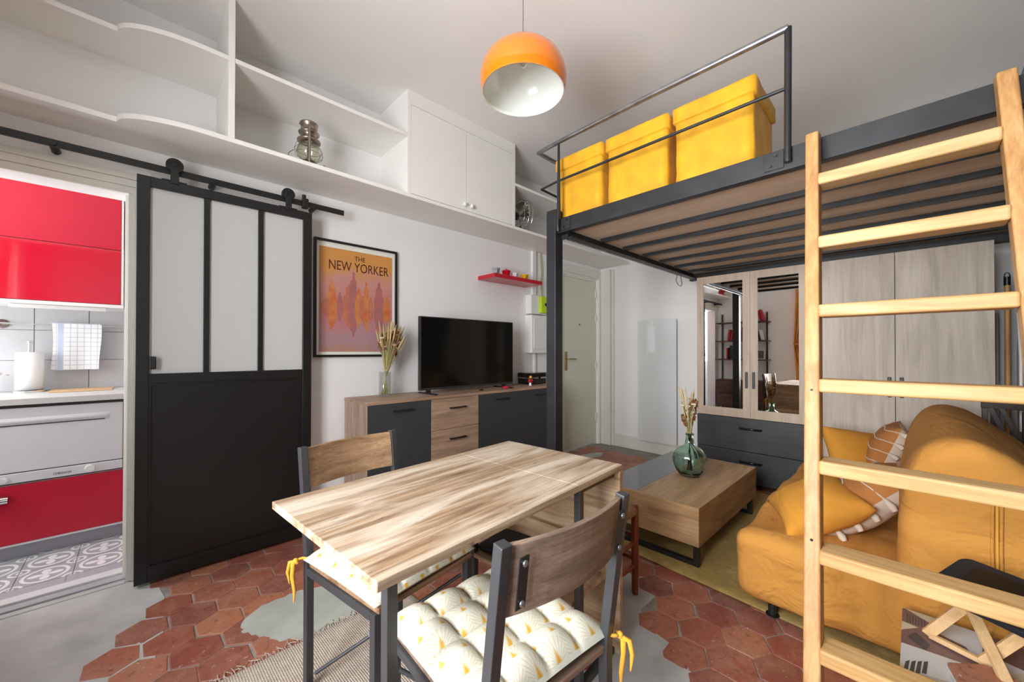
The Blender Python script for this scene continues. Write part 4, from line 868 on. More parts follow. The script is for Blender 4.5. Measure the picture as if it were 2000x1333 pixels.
def make_cushion(loc, rz, label):
    t = thing('seat_cushion', loc, label, 'cushion', 'fan print seat cushions', rz=rz)
    W = .205
    def hgt(u, v):
        e = max(0, (1-abs(u)**7))*max(0, (1-abs(v)**7)); e = e**.5
        b = abs(math.sin(2*math.pi*(u+1)))*abs(math.sin(2*math.pi*(v+1)))
        return e*(.020+.026*b**.45)
    def sk(u): return u*W*(1-.0*abs(u))
    m = MB()
    m.grid(lambda a, b: (sk(2*a-1)*(1-.03*(1-(2*b-1)**2)), sk(2*b-1)*(1-.03*(1-(2*a-1)**2)), .022+hgt(2*a-1, 2*b-1)), 56, 56)
    m.grid(lambda a, b: (-sk(2*a-1)*(1-.03*(1-(2*b-1)**2)), sk(2*b-1)*(1-.03*(1-(2*a-1)**2)), .022-.022*(max(0, 1-abs(2*a-1)**8)*max(0, 1-abs(2*b-1)**8))**.4), 24, 24)
    m.build('padding', 'cushion_print', t)
    for s_ in (-1, 1):
        x = s_*.19; y = -.198
        m = MB()
        m.tube([(x, y, .022), (x+s_*.012, y-.018, .024), (x+s_*.03, y-.026, .020), (x+s_*.034, y-.010, .018)], .0045, 6)
        m.tube([(x+s_*.03, y-.022, .020), (x+s_*.036, y-.03, .010), (x+s_*.040, y-.028, -.03), (x+s_*.034, y-.025, -.075), (x+s_*.037, y-.022, -.115)], [.004, .008, .007, .006, .002], 6)
        m.tube([(x+s_*.03, y-.022, .020), (x+s_*.04, y-.045, .012), (x+s_*.045, y-.05, -.02), (x+s_*.04, y-.048, -.06)], [.004, .007, .006, .002], 6)
        m.sphere((x+s_*.031, y-.024, .020), .009, 8, 6); m.build('tie', 'tie_yellow', t)
make_cushion((.640, 1.262, .4525), R(180+9), 'cream and yellow cushion on the chair half under the table')
make_cushion((.660, .745, .4525), R(-3), 'cream and yellow cushion on the chair nearest the camera')

# ------------------------------------------------------------------ rugs
m = MB().grid(lambda u, v: (.05+u*.93, .45+v*1.265, .006+.004*noise.noise(Vector((u*4, v*5, 0)))), 24, 30)
m2 = MB(); rz_ = R(2); Mr = rotM((.52, 1.09, 0), 0, 0, rz_)
rg = thing('woven_rug', (.52, 1.09, 0), 'beige woven jute rug with frayed ends under the dining table', 'rug', rz=R(1.5))
m = MB(); m.soft((0, 0, .005), (.90, 1.26, .009), .004, 30, .003, 5); m.build('rug_weave', 'rug_beige', rg, weld=True)
m = MB()
for k in range(90):
    x = -.44+.88*k/89
    for s_ in (1,):
        m.tube([(x, s_*.625, .006), (x+random.uniform(-.01, .01), s_*.645, .006), (x+random.uniform(-.02, .02), s_*(.655+random.random()*.02), .004)], .0018, 4)
o = m.build('fringe', 'rug_beige', rg); o['kind'] = 'stuff'
o = MB().soft((0, 0, .006), (1.66, 1.90, .010), .004, 40, .002, 6).solo('olive_rug', 'rug_olive', 'worn olive yellow rug under the coffee table and sofa', 'rug', weld=True)
o.location = (2.875, .56, .0012); o.rotation_euler = (0, 0, R(-3.5))

# ------------------------------------------------------------------ coffee table and bottle
ct = thing('coffee_table', (2.675, 1.10, .013), 'low oak coffee table with smoked glass top on the olive rug', 'coffee table')
cx0, cx1, cy0, cy1, cz0, cz1 = 2.145, 3.215, .795, 1.410, .135, .342
MB().box((cx0+.018, cy0, cz1-.018), (cx1, 1.160, cz1)).build('top', 'coffee_wood', ct, .001)
MB().box((cx0+.018, 1.162, cz1-.010), (cx1, cy1, cz1-.001)).build('glass_top', 'smoked_glass', ct, .001)
MB().box((cx0, cy0, cz0), (cx0+.018, cy1, cz1)).build('drawer_front', 'coffee_wood_y', ct, .001)
MB().box((cx0+.018, cy0, cz0+.014), (cx1-.018, cy0+.018, cz1-.018)).build('side_panel', 'coffee_wood', ct)
MB().box((cx0+.018, cy0-.0, cz0), (cx1, cy1, cz0+.014)).build('bottom_panel', 'coffee_wood', ct)
MB().box((cx0+.018, cy1-.018, cz0+.014), (cx1-.018, cy1, cz1-.011)).build('side_panel', 'coffee_wood', ct)
MB().box((cx1-.018, cy0, cz0+.014), (cx1, cy1, cz1-.018)).build('end_panel', 'coffee_wood_y', ct)
for x in (cx0+.03, cx1-.06):
    m = MB().box((x, cy0+.012, .013), (x+.03, cy0+.042, cz0)).box((x, cy1-.042, .013), (x+.03, cy1-.012, cz0)).box((x, cy0+.042, .013), (x+.03, cy1-.042, .036)); m.build('leg_frame', 'black_metal', ct, .001)
prof = [(.0001, .0), (.052, .0), (.066, .006), (.088, .04), (.104, .085), (.107, .12), (.100, .150), (.075, .182), (.042, .200), (.029, .215), (.026, .24), (.023, .268), (.028, .272), (.028, .282), (.022, .284)]
inn = [(max(r-.006, .0001), z) for r, z in prof[3:-3]][::-1]+[(.05, .012), (.0001, .011)]
MB().lathe(prof+[(.019, .282)]+inn, 64, (2.676, 1.05, cz1+.001), wob=lambda a_, k: .012*math.cos(16*a_)*(1 if 2 < k < 9 or k > 20 else 0)).solo('glass_bottle', 'bottle_green', 'round ribbed green glass bottle on the coffee table', 'bottle')
bouquet('dried_posy', (2.676, 1.05, cz1+.03), .235, .50, .060, 30, 'short spray of dried flowers in the green glass bottle', (.0, 0), .02, ('straw', 'flower_brown', 'flower_cream', 'flower_brown', 'straw'), .0016, 1.2, .012)

# ------------------------------------------------------------------ sofa
sf = thing('sofa_bed', (2.75, .1, .012), 'sofa bed under a loose ochre fabric cover', 'sofa')
def wrinkle(p, k=.010): return noise.fractal(Vector((p[0]*3.1, p[1]*3.3, p[2]*4.5)), 1, 2, 4)*k
m = MB(); m.soft((2.825, .16, .226), (1.75, .83, .298), .062, 36, .018, 3.2); m.build('seat_cover', 'sofa_orange', sf, weld=True)
prof = [(.045, .30), (.052, .42), (.048, .56), (.034, .68), (.010, .765), (-.035, .835), (-.095, .872), (-.16, .868), (-.24, .822), (-.32, .755), (-.40, .685), (-.455, .60), (-.468, .45), (-.468, .20), (-.44, .115), (-.20, .105), (.0, .12)]
def smooth_closed(P, n=4):
    for _ in range(n if n < 3 else 2):
        Q = []
        for i in range(len(P)):
            a_, b_ = P[i], P[(i+1) % len(P)]; Q += [(a_[0]*.75+b_[0]*.25, a_[1]*.75+b_[1]*.25), (a_[0]*.25+b_[0]*.75, a_[1]*.25+b_[1]*.75)]
        P = Q
    return P
pr_ = smooth_closed(prof); n = len(pr_); cyy = -.2; czz = .5; xs_ = [1.955, 1.957, 1.963, 1.975, 1.995, 2.02]+[2.05+.135*k for k in range(10)]+[3.38, 3.41, 3.43, 3.44, 3.445]
vs = []
for x in xs_:
    e = min(x-1.955, 3.445-x); k = 1 if e > .065 else .72+.28*math.sqrt(max(0, 1-(1-e/.065)**2))
    for y, z in pr_:
        yy, zz = cyy+(y-cyy)*k, czz+(z-czz)*k; w_ = wrinkle((x, yy, zz), .014); d_ = Vector((0, yy-cyy, zz-czz)).normalized()
        vs.append((x, yy+d_.y*w_, max(.1, zz+d_.z*w_)))
fs = [(i*n+j, i*n+(j+1) % n, (i+1)*n+(j+1) % n, (i+1)*n+j) for i in range(len(xs_)-1) for j in range(n)]
m = MB(); m.add(vs, fs, True); m.add([vs[i] for i in range(n)], [tuple(range(n))[::-1]], True); m.add(vs[-n:], [tuple(range(n))], True); m.build('back_cover', 'sofa_orange', sf, weld=True)
for y in (-.172, -.190): MB().tube([(1.952, y, .43), (1.951, y+.002, .55), (1.953, y, .68), (1.956, y, .755)], .0045, 6).build('piping', 'sofa_orange', sf)
MB().tube([(1.952, -.181, .43), (1.950, -.180, .6), (1.956, -.181, .755)], .0035, 6).build('zip', 'tie_yellow', sf)
for x, y in ((2.03, .44), (3.5, .44), (2.03, -.36), (3.5, -.36)): MB().cyl((x, y, .1125), (x, y, .016), .020, .016, n=12).cyl((x, y, .016), (x, y, .012), .026, n=12).build('leg', 'black_metal', sf)
def pillow_pts(c, e1, e2, W, Hh, T):
    c, e1, e2 = Vector(c), Vector(e1).normalized(), Vector(e2).normalized(); nrm = e1.cross(e2).normalized(); e2 = nrm.cross(e1)
    def side(sg):
        def fn(a_, b_):
            u, v = 2*a_-1, 2*b_-1
            if sg < 0: u = -u
            p = c+e1*(u*W/2*(1-.09*u*u*(1-v*v)))+e2*(v*Hh/2*(1-.09*v*v*(1-u*u)))
            th = T/2*(max(0, 1-abs(u)**2.2)*max(0, 1-abs(v)**2.2))**.5; th += .004*noise.noise(p*14)*(1 if th > .01 else 0)
            return tuple(p+nrm*sg*th)
        return fn
    return side, nrm
def pillow(name, c, e1, e2, W, Hh, T, label, mat, mat2=None, group=None, tassel=False):
    t = thing(name, tuple(c), label, 'pillow', group); sd_, nrm = pillow_pts(c, e1, e2, W, Hh, T)
    if mat2 is None:
        MB().grid(sd_(1), 26, 26).grid(sd_(-1), 26, 26).build('pillow_cover', mat, t, weld=True)
    else:
        MB().grid(sd_(1), 26, 26).build('front_cover', mat, t); MB().grid(sd_(-1), 26, 26).build('back_cover', mat2, t)
    if tassel:
        f = sd_(1)
        for k in range(5):
            b_ = .12+.19*k
            pts = [Vector(f(u/14, b_+.02*math.sin(u)))+nrm*.003 for u in range(15)]
            MB().tube(pts, .0032, 5).build('cord_stripe', 'pillow_cream', t)
            for e, dr in ((0, -1), (14, 1)):
                p = pts[e]; d_ = (pts[e]-pts[e-dr]).normalized()
                MB().tube([p, p+d_*.012+nrm*.006, p+d_*.032-Vector((0, 0, .006)), p+d_*.045-Vector((0, 0, .014))], [.004, .008, .015, .011], 7).build('tassel', 'pillow_cream', t)
    return t
pillow('ochre_pillow', (2.255, .318, .470), (.10, -.25, .15), (.36, .08, .06), .35, .38, .19, 'plain mustard pillow nearest the front of the sofa', 'pillow_mustard', group='mustard sofa pillows')
pillow('tassel_pillow', (2.365, .165, .515), (-.38, -.05, .0), (.15, -.24, .275), .38, .39, .20, 'rust and cream tasselled pillow leaning behind the front mustard pillow', 'pillow_rust', 'pillow_cream', 'tasselled sofa pillows', True)
pillow('ochre_pillow', (3.32, .26, .525), (.22, -.32, -.05), (.20, .10, .28), .34, .34, .16, 'plain mustard pillow at the wardrobe end of the sofa', 'pillow_mustard', group='mustard sofa pillows')
pillow('tassel_pillow', (3.32, .115, .570), (-.40, -.02, .0), (.06, -.12, .34), .34, .36, .18, 'rust and cream tasselled pillow at the wardrobe end of sofa', 'pillow_rust', 'pillow_cream', 'tasselled sofa pillows', True)

# ------------------------------------------------------------------ stool
st = thing('rush_stool', (1.60, 1.09, 0), 'small rush seated stool with reddish wooden legs beside the table', 'stool')
for x, y in ((1.745, .945), (1.475, .945), (1.745, 1.225), (1.475, 1.225)): MB().lathe([(.013, 0), (.016, .01), (.018, .30), (.018, .425), (.012, .432), (.0001, .433)], 14, (x, y, 0)).build('leg', 'red_wood', st)
for z in (.14, .25):
    for y in (.945, 1.225): MB().cyl((1.475, y, z), (1.745, y, z), .010, n=10).build('rung', 'red_wood', st)
    for x in (1.475, 1.745): MB().cyl((x, .945, z+.03), (x, 1.225, z+.03), .010, n=10).build('rung', 'red_wood', st)
MB().soft((1.61, 1.085, .405), (.305, .315, .05), .022, 12, .004, 20).build('rush_seat', 'rush', st, weld=True)
# ------------------------------------------------------------------ radiator panel
rd = thing('glass_radiator', (XC-.03, 2.03, .135), 'tall white glass radiator panel on the back wall', 'radiator')
MB().box((XC-.052, 1.806, .135), (XC-.042, 2.262, 1.535)).build('glass_panel', 'radiator_glass', rd, .002)
MB().box((XC-.042, 1.815, .150), (XC-.028, 2.25, 1.52)).build('back_plate', 'ink_grey', rd); MB().box((XC-.028, 1.9, .3), (XC-.001, 2.15, 1.4)).build('wall_bracket', 'white_plastic', rd)
MB().tube([(XC-.035, 1.84, .15), (XC-.03, 1.79, .11), (XC-.03, 1.74, .125), (XC-.03, 1.72, .2)], .004, 6).build('cord', 'white_plastic', rd)

# ------------------------------------------------------------------ corner behind the sofa
t = thing('folding_chair', (3.62, -.37, 0), 'dark brown folded wooden chair behind the sofa end', 'chair')
for y in (-.290, -.470): MB().bar((3.56, y, .012), (3.62, y, .885), .028, .022, (0, 1, 0)).build('side_rail', 'dark_chair_wood', t, .002)
for z, w_ in ((.868, .05), (.56, .03)): MB().box((3.575+z*.03, -.484, z-w_/2), (3.60+z*.03, -.276, z+w_/2)).build('cross_slat', 'dark_chair_wood', t, .003)
for y0, y1 in ((-.31, -.40), (-.35, -.45)): MB().bar((3.588, y0, .85), (3.578, y1, .58), .022, .014, (1, 0, 0)).build('folded_leg', 'dark_chair_wood', t, .001)
for y in (-.325, -.44): MB().bar((3.650, y, .012), (3.66, y, .83), .022, .018, (0, 1, 0)).build('rear_leg', 'dark_chair_wood', t, .002)
t = thing('broom', (3.98, -.415, 0), 'pale wooden broom standing in the corner beside the wardrobe', 'broom')
MB().cyl((3.98, -.412, .10), (3.985, -.416, 1.60), .0125, n=14).build('handle', 'pine_z', t); MB().cyl((3.985, -.416, 1.60), (3.985, -.416, 1.655), .0145, n=14).build('grip_cap', 'black_satin', t)
MB().tube([(3.985, -.428, 1.655), (3.985, -.424, 1.675), (3.985, -.416, 1.682), (3.985, -.408, 1.675), (3.985, -.404, 1.655)], .003, 6).build('hanging_loop', 'black_satin', t); MB().box((3.88, -.43, .0), (4.08, -.39, .10)).build('brush_head', 'black_satin', t, .01)
t = thing('clothes_airer', (4.16, -.38, 0), 'folded white clothes airer between broom and wardrobe', 'clothes airer')
for x in (4.12, 4.20): MB().tube([(x, -.366, .012), (x, -.366, 1.42), (x, -.386, 1.43), (x, -.386, .012)], .010, 8).build('frame_tube', 'white_plastic', t)
for z in (.3, .6, .9, 1.2): MB().cyl((4.12, -.376, z), (4.20, -.376, z), .004, n=6).build('rung', 'white_plastic', t)
t = thing('ironing_board', (4.0, -.465, 0), 'folded ironing board with pink patterned cover against the grey wall', 'ironing board')
o_ = MB().soft((3.90, -.466, .66), (.30, .022, 1.14), .010, 10, .002, 8); o_.build('padded_board', 'pillow_cream', t, weld=True)
for k in range(6):
    z = .22+.18*k; MB().cyl((3.82+.07*(k % 2), -.4535, z), (3.82+.07*(k % 2), -.4545, z), .045, n=12).build('printed_spot', 'red_matte', t)
MB().tube([(3.80, -.445, .7), (3.80, -.445, 1.15), (3.86, -.445, 1.40), (3.94, -.445, 1.42)], .008, 8).build('leg_tube', 'white_plastic', t)
MB().soft((3.86, -.462, 1.36), (.12, .03, .22), .012, 8).build('iron_rest', 'white_plastic', t, weld=True)

# ------------------------------------------------------------------ printed trunk with tablet stand beside the ladder foot
ZTK = .306
t = thing('printed_trunk', (1.63, -.22, 0), 'low trunk with collage printed lid beside the ladder foot', 'trunk')
MB().box((1.475, -.455, .0), (1.875, .022, ZTK-.045)).build('trunk_body', 'collage_print', t, .002)
lid = MB().box((1.465, -.465, ZTK-.044), (1.885, .031, ZTK)).build('trunk_lid', 'collage_print', t, .003)
for k in range(7): MB().box((1.79+.001*k, .020-.0065*k, ZTK+.0002), (1.845, .0175-.0065*k, ZTK+.0008)).build('printed_bar', 'ink_grey', lid)
for k in range(4): MB().prism([(1.50+.012*k, .025-.012*k), (1.56+.012*k, .020-.012*k), (1.575+.01*k, .012-.012*k), (1.51+.01*k, .016-.012*k)], ZTK+.0002, ZTK+.0008).build('printed_bar', 'ink_grey', lid)
MB().prism([(1.70, -.03), (1.745, .0), (1.70, .018), (1.66, -.02)], ZTK+.0002, ZTK+.0008).build('printed_bar', 'ink_grey', lid)
hx = [(.095*math.cos(R(60*k+12)), .095*math.sin(R(60*k+12))) for k in range(6)]
o = thing('loose_floor_tile', (1.53, -.13, ZTK+.001), 'loose terracotta tile with a mortar edge lying on the trunk', 'tile')
MB().prism([(1.575+x, -.15+y) for x, y in hx], ZTK+.010, ZTK+.020).build('tile_face', 'terracotta', o, .002); MB().prism([(1.575+x*1.02, -.15+y*1.02) for x, y in hx], ZTK+.001, ZTK+.010).build('mortar', 'concrete_edge', o, .002)
t = thing('tablet_stand', (1.60, -.12, ZTK), 'small pine cross legged stand on the printed trunk', 'stand')
for dx, dy in ((0, 0), (-.045, -.105)):
    MB().bar((1.735+dx, -.024+dy, ZTK+.012), (1.735+dx, -.112+dy, .458), .026, .013, (1, 0, 0)).build('leg', 'pine_small', t, .001)
    MB().bar((1.618+dx, -.166+dy, ZTK+.010), (1.752+dx, -.100+dy, .462), .024, .013, (0, 0, 1)).build('leg', 'pine_small', t, .001)
MB().bar((1.735, -.030, ZTK+.012), (1.69, -.135, ZTK+.012), .014, .014).build('cross_bar', 'pine_small', t, .001)
MB().bar((1.62, -.168, ZTK+.014), (1.58, -.265, ZTK+.014), .014, .014).build('cross_bar', 'pine_small', t, .001)
t = thing('tablet_case', (1.667, -.225, .47), 'dark navy tablet case lying on the pine stand', 'tablet case')
Mt = Matrix.Translation((1.70, -.178, .504)) @ Matrix(((-.53, .85, 0, 0), (-.85, -.53, 0, 0), (0, 0, 1, 0), (0, 0, 0, 1))) @ Euler((R(20), 0, 0)).to_matrix().to_4x4()
pts = []
for cx_, cy_, a0 in ((.115, .07, 0), (-.115, .07, 90), (-.115, -.07, 180), (.115, -.07, 270)):
    for k in range(5): a_ = R(a0+22.5*k); pts.append((cx_+.025*math.cos(a_), cy_+.025*math.sin(a_)))
MB().prism(pts, -.009, .009, Mt).build('case', 'navy_cloth', t, .003)
MB().prism([(x*.9+.03, y*.75) for x, y in pts], .009, .0105, Mt).build('inner_flap', 'black_satin', t)

# ------------------------------------------------------------------ kitchen behind the opening
YK, KW = 3.432, 4.05
kf = struct(MB().box((-1.6, YA+.02, -.08), (.85, KW, .012)), 'floor_kitchen', 'plinth_grey', 'kitchen floor of grey patterned cement tiles', 'floor')
m = MB().box((-1.6, KW, 0), (.85, KW+.1, 2.55)); struct(m, 'wall_kitchen_back', 'wall_white', 'kitchen wall above the worktop', 'wall')
struct(MB().box((.85, YA+T, 0), (.95, KW+.1, 2.55)), 'wall_kitchen_right', 'wall_white', 'kitchen end wall hidden behind the sliding door', 'wall')
m = MB().box((-1.7, YA+T, 0), (-1.6, 3.0, 2.55)).box((-1.7, 3.9, 0), (-1.6, KW+.1, 2.55)).box((-1.7, 3.0, 0), (-1.6, 3.9, .95)).box((-1.7, 3.0, 2.25), (-1.6, 3.9, 2.55)); struct(m, 'wall_kitchen_left', 'wall_white', 'kitchen wall with its daylight opening', 'wall')
struct(MB().box((-1.7, YA+T, 2.55), (.95, KW+.1, 2.65)), 'ceiling_kitchen', 'ceiling_white', 'kitchen ceiling', 'ceiling')
tm = bpy.data.meshes.new('pattern_tile'); b_ = MB().box((-.0985, -.0985, 0), (.0985, .0985, .008)); tm = b_.mesh('pattern_tile'); tm.materials.append(MATS['pattern_tile'])
for i in range(6):
    for j in range(3):
        o = bpy.data.objects.new('pattern_tile', tm); COL.objects.link(o); o.parent = kf; o.location = (-.135-.2*i, 3.13+.2*j, .012)
for i in range(5): MB().box((-.035-.22*i-.2185, 2.945, .012), (-.035-.22*i, 3.028, .020)).build('border_tile', 'plinth_grey', kf)
struct(MB().box((OX0, YA+.075, -.004), (OX1, YA+.142, .024)), 'trim_4', 'kitchen_silver', 'pale metal threshold strip of the kitchen opening', 'trim', .004)
struct(MB().box((OX0, YA-.02, -.02), (OX1, YA+.074, .004)), 'trim_5', 'cement', 'rough worn stone sill at the kitchen opening', 'trim', .006)
wt = MB().box((-1.58, YK-.02, .878), (.84, KW, .914)).solo('kitchen_worktop', 'worktop_grey', 'pale grey kitchen worktop above the dishwasher', 'worktop', bevel=.003)
dw = thing('dishwasher', (-.33, YK+.2, .44), 'silver compact dishwasher under the kitchen worktop', 'dishwasher')
DW0, DW1 = -.655, -.062
MB().box((DW0, YK+.02, .445), (DW1, KW-.05, .872)).build('housing', 'ink_grey', dw)
MB().box((DW0, YK, .507), (DW1, YK+.02, .860)).build('door_panel', 'kitchen_silver', dw, .004)
def recess(u, v):
    x = -.62+.50*u; return (x, YK-.001-.012*math.sin(math.pi*v)*(math.sin(math.pi*min(1, max(0, u)))**.3), .768+.038*v)
MB().grid(recess, 20, 8).build('grip_ledge', 'kitchen_silver', dw)
MB().box((-.60, YK-.0015, .762), (-.14, YK-.0005, .768)).build('grip_shade_strip', 'ink_grey', dw)  # flat dark strip, painted shade of the gap below the grip
cp = MB().box((DW0, YK-.002, .449), (DW1, YK+.018, .502)).build('control_panel', 'kitchen_silver', dw, .003)
MB().cyl((-.200, YK-.022, .474), (-.200, YK-.002, .474), .020, .023, n=24).build('dial', 'white_plastic', cp); MB().cyl((-.515, YK-.012, .472), (-.515, YK-.002, .472), .012, n=16).build('button', 'white_plastic', cp)
MB().box((-.120, YK-.004, .468), (-.105, YK-.002, .472)).build('button', 'white_plastic', cp)
text('BOSCH', .016, Matrix.Translation((-.300, YK-.0028, .466)) @ Euler((R(90), 0, 0)).to_matrix().to_4x4(), 'ink_grey', cp, off=WORLD[dw.name], ext=.0003)
MB().tube([(-.336+.006*math.cos(k*math.pi/6), YK-.0026, .4715+.006*math.sin(k*math.pi/6)) for k in range(12)], .0008, 4, True).build('emblem_ring', 'ink_grey', cp)
dk = thing('kitchen_drawer_unit', (-.33, YK+.3, 0), 'red lacquered deep drawer unit below the dishwasher', 'cabinet')
MB().box((DW0, YK+.02, .10), (DW1+.004, KW-.05, .440)).build('carcass', 'white_plastic', dk)
dr = MB().box((DW0, YK, .115), (DW1+.004, YK+.02, .436)).build('drawer_front', 'red_matte', dk, .002)
MB().grid(lambda u, v: (-.60+.10*u, YK-.03*math.sin(math.pi*v), .375+.022*math.cos(math.pi*v)-.01), 10, 8).build('cup_handle', 'chrome', dr)
MB().box((DW0, YK-.001, .104), (DW1+.004, YK+.012, .114)).build('trim_strip', 'kitchen_silver', dk)
MB().box((-1.5, YK+.05, .013), (.8, YK+.068, .099)).solo('kitchen_plinth', 'plinth_grey', 'grey plinth board under the red kitchen drawer', 'plinth', bevel=.001)
MB().box((DW1+.008, YK+.0, .105), (.60, KW-.05, .872)).solo('kitchen_side_unit', 'red_matte', 'red base unit hidden mostly behind the black sliding door', 'cabinet', bevel=.002)
kn = struct(MB().box((-1.6, KW-.012, .914), (.85, KW, 1.50)), 'trim_6', 'grout', 'grey tiled kitchen splashback', 'splashback')
for i in range(8):
    for j in range(3):
        x0 = -1.47+.245*i
        if x0 > .4: continue
        MB().box((x0+.002, KW-.018, .916+.2*j), (x0+.243, KW-.010, .916+.2*j+.197 if j < 2 else 1.5)).build('splash_tile', 'splash_grey', kn, .001)
wc = thing('red_wall_cabinet', (-.5, 3.85, 1.46), 'glossy red kitchen wall cabinet with lift up doors', 'cabinet')
YW = 3.682
MB().box((-1.10, YW+.02, 1.462), (-.068, KW-.02, 2.225)).build('carcass', 'white_plastic', wc)
MB().box((-1.10, YW, 1.485), (-.082, YW+.02, 1.845)).build('lower_door', 'red_gloss', wc, .002); MB().box((-1.10, YW, 1.849), (-.082, YW+.02, 2.222)).build('upper_door', 'red_matte', wc, .002)
MB().box((-1.10, YW-.001, 1.462), (-.068, YW+.02, 1.482)).build('bottom_trim', 'white_plastic', wc); MB().box((-.080, YW, 1.484), (-.070, YW+.02, 2.222)).build('edge_strip', 'white_plastic', wc)
MB().box((-.55, YW+.03, 1.440), (-.15, YW+.10, 1.461)).build('light_strip', 'white_plastic', wc, .003)
wc2 = thing('red_corner_cabinet', (.15, 3.85, 1.46), 'narrow red wall cabinet over an open white niche', 'cabinet')
MB().box((-.064, YW+.02, 1.850), (.50, KW-.02, 2.225)).build('carcass', 'white_plastic', wc2); MB().box((-.064, YW, 1.852), (.50, YW+.02, 2.222)).build('door', 'red_matte', wc2, .002)
MB().box((-.064, YW+.02, 1.462), (.50, KW-.02, 1.482)).box((-.064, YW+.02, 1.482), (-.052, KW-.02, 1.849)).box((.30, YW+.02, 1.482), (.50, KW-.02, 1.849)).build('niche', 'white_plastic', wc2)
t = thing('oil_bottle', (-.005, 3.78, 1.4825), 'dark bottle standing in the white kitchen niche', 'bottle')
MB().lathe([(.0001, 0), (.034, 0), (.035, .005), (.035, .16), (.014, .21), (.013, .27), (.0001, .271)], 18, (-.005, 3.78, 1.483)).build('bottle_body', 'walnut', t); MB().lathe([(.0355, .04), (.0355, .13)], 18, (-.005, 3.78, 1.483)).build('paper_label', 'straw', t)
t = thing('towel_rail', (-.4, 4.0, 1.36), 'thin chrome towel rail along the kitchen splashback', 'rail')
MB().cyl((-1.0, KW-.066, 1.357), (.1, KW-.066, 1.345), .004, n=8).build('rod', 'chrome', t)
for x in (-.62, .05): MB().cyl((x, KW-.066, 1.35), (x, KW-.018, 1.35), .006, n=8).cyl((x, KW-.024, 1.35), (x, KW-.018, 1.35), .028, n=18).build('rosette', 'chrome', t)
def twl(u, v, s_):
    z = 1.358-.31*v; return (-.409+.222*u+.006*math.sin(v*4+u), KW-.066+s_*(.0055+.010*v*(1+.5*math.sin(u*9+s_)))-.006*math.sin(u*6.28)*v, z)
tw = MB().grid(lambda u, v: twl(u, v, -1), 16, 14).grid(lambda u, v: twl(1-u, v*.9, 1), 16, 14)
tw.tube([(-.409+.222*k/8, KW-.066, 1.3605) for k in range(9)], .0055, 8)
t_ = tw.solo('tea_towel', 'towel_check', 'white and blue checked tea towel hung over the rail', 'towel')
t = thing('paper_roll_holder', (-.495, 3.93, .914), 'white kitchen paper roll on a steel holder on worktop', 'paper roll')
MB().cyl((-.495, 3.93, .915), (-.495, 3.93, .925), .075, n=28).build('base', 'chrome', t); MB().cyl((-.495, 3.93, .925), (-.495, 3.93, 1.225), .009, n=12).sphere((-.495, 3.93, 1.232), .014).build('rod', 'chrome', t)
MB().lathe([(.012, .003), (.060, .003), (.060, .243), (.012, .243)], 36, (-.495, 3.93, .925)).build('paper_roll', 'paper_white', t)
t = thing('kitchen_tap', (-.63, 3.93, .914), 'chrome kitchen tap at the edge of the view', 'tap')
MB().cyl((-.63, 3.93, .915), (-.63, 3.93, 1.01), .016, n=16).build('column', 'chrome', t); MB().tube([(-.63, 3.93, 1.01), (-.615, 3.90, 1.035), (-.60, 3.86, 1.038)], .010, 10).build('spout', 'chrome', t); MB().bar((-.63, 3.93, 1.012), (-.575, 3.93, 1.028), .012, .006).build('lever', 'chrome', t)
MB().box((-.40, 3.74, .915), (-.12, 3.98, .922)).solo('cutting_board', 'pine_small', 'flat wooden cutting board lying on the kitchen worktop', 'cutting board', bevel=.002)

# ------------------------------------------------------------------ window wall seen in the mirrors
bc = thing('ladder_bookcase', (-.90, 2.32, 0), 'black and wood ladder bookcase beside the window wall', 'bookcase')
for y in (1.92, 2.70):
    for x in (XR+.02, XR+.27): MB().box((x-.01, y-.012, 0), (x+.01, y+.012, 1.92 if x < XR+.1 else .62)).build('upright', 'black_metal', bc)
SHZ = [.62, 1.0, 1.36, 1.72]
for k, z in enumerate(SHZ[1:]): MB().box((XR+.012, 1.86, z), (XR+.27-.02*k, 2.76, z+.022)).build('shelf', 'walnut', bc, .001)
dr0 = MB().box((XR+.005, 1.90, .10), (XR+.33, 2.72, .62)).build('drawer_chest', 'walnut', bc, .002)
for z in (.12, .37): MB().box((XR+.33, 1.92, z), (XR+.345, 2.70, z+.235)).build('drawer', 'walnut', dr0, .002)
def books(z, y0, specs, lab):
    y = y0
    for k, (w_, h_, mt, lean, nm) in enumerate(specs):
        o = MB().box((-.07, -w_/2, 0), (.07, w_/2, h_)).solo('book', mt, nm, 'book', lab, bevel=.001); o.location = (XR+.12, y+w_/2, z+.0225+abs(math.sin(lean))*w_/2); o.rotation_euler = (lean, 0, 0); y += w_+.004+abs(lean)*.02
books(1.36, 2.44, [(.035, .20, 'book_red', R(14), 'leaning red book nearest the middle of the second shelf'), (.03, .21, 'book_red', R(10), 'leaning red book in the middle of the red row'), (.035, .22, 'book_red', R(6), 'upright red book at the upright end of the row')], 'red books on the bookcase')
books(1.0, 2.44, [(.10, .26, 'book_black', R(6), 'wide black album on the lower bookcase shelf'), (.03, .22, 'book_red', 0, 'thin red book beside the black album')], 'albums on the bookcase')
books(1.72, 1.93, [(.03, .22, 'book_red', R(-16), 'red book leaning at the window end of top shelf'), (.03, .2, 'book_red', R(-16), 'second red book leaning on the top shelf')], 'red books on the top shelf')
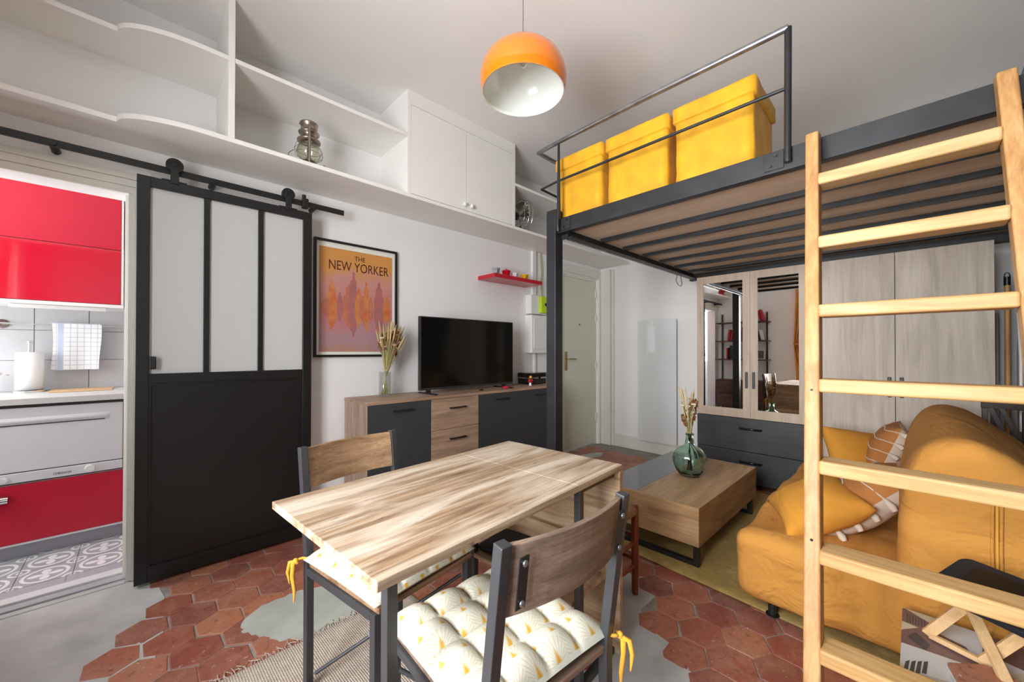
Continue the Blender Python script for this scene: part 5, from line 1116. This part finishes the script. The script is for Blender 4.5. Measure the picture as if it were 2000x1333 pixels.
books(1.36, 1.95, [(.03, .20, 'book_cream', R(-12), 'cream book leaning on the second shelf'), (.03, .19, 'book_black', R(-12), 'black book leaning beside the cream book')], 'leaning books at the window end')
for y, z, w_, h_, nm, mt in ((2.22, 1.36, .20, .26, 'dark framed photo on the second bookcase shelf', 'photo_grey'), (2.0, 1.0, .13, .18, 'cream framed picture on the lower bookcase shelf', 'book_cream'), (2.24, 1.72, .09, .12, 'small red framed card on the top bookcase shelf', 'red_lacquer')):
    t = thing('picture_frame', (XR+.12, y, z+.022), nm, 'picture frame'); MB().box((XR+.11, y-w_/2, z+.0225), (XR+.125, y+w_/2, z+.022+h_)).build('frame', 'black_satin' if mt != 'book_cream' else 'book_cream', t, .002); MB().box((XR+.125, y-w_/2+.018, z+.04), (XR+.127, y+w_/2-.018, z+.004+h_)).build('picture', mt if mt != 'book_cream' else 'photo_grey', t)
cu = thing('orange_curtain', (-.92, 1.40, .70), 'orange curtain gathered with a tie beside the window', 'curtain')
def curt(s_):
    def fn(u, v):
        z = 2.50-1.86*v; zz = (z-1.30)
        g = .42+.58*min(1, (abs(zz)/(.9 if zz > 0 else .5))**1.1)
        y = 1.46+.06*(1-g)-(u*.36)*g-.0
        return (XR+.10+.026*math.sin(u*34)*(.5+.5*g)+s_*.002, y, z)
    return fn
MB().grid(curt(1), 70, 40).grid(lambda u, v: curt(-1)(1-u, v), 70, 40).build('curtain_cloth', 'curtain_orange', cu)
MB().tube([(XR+.06, 1.50, 1.31), (XR+.145, 1.44, 1.30), (XR+.14, 1.36, 1.29), (XR+.06, 1.34, 1.30)], .014, 8).build('tie_back', 'curtain_orange', cu)
MB().cyl((XR+.10, -.2, 2.53), (XR+.10, 1.65, 2.53), .011, n=12).solo('curtain_pole', 'black_metal', 'black curtain pole above the window', 'curtain pole')
MB().box((XR+.002, -.05, .60), (XR+.36, 1.88, .64)).box((XR+.002, -.05, .0), (XR+.03, 1.88, .60)).box((XR+.03, -.05, 0), (XR+.34, -.02, .60)).box((XR+.03, 1.85, 0), (XR+.34, 1.88, .60)).solo('window_bench', 'plywood', 'low wooden bench shelf along the window wall', 'bench', bevel=.002)
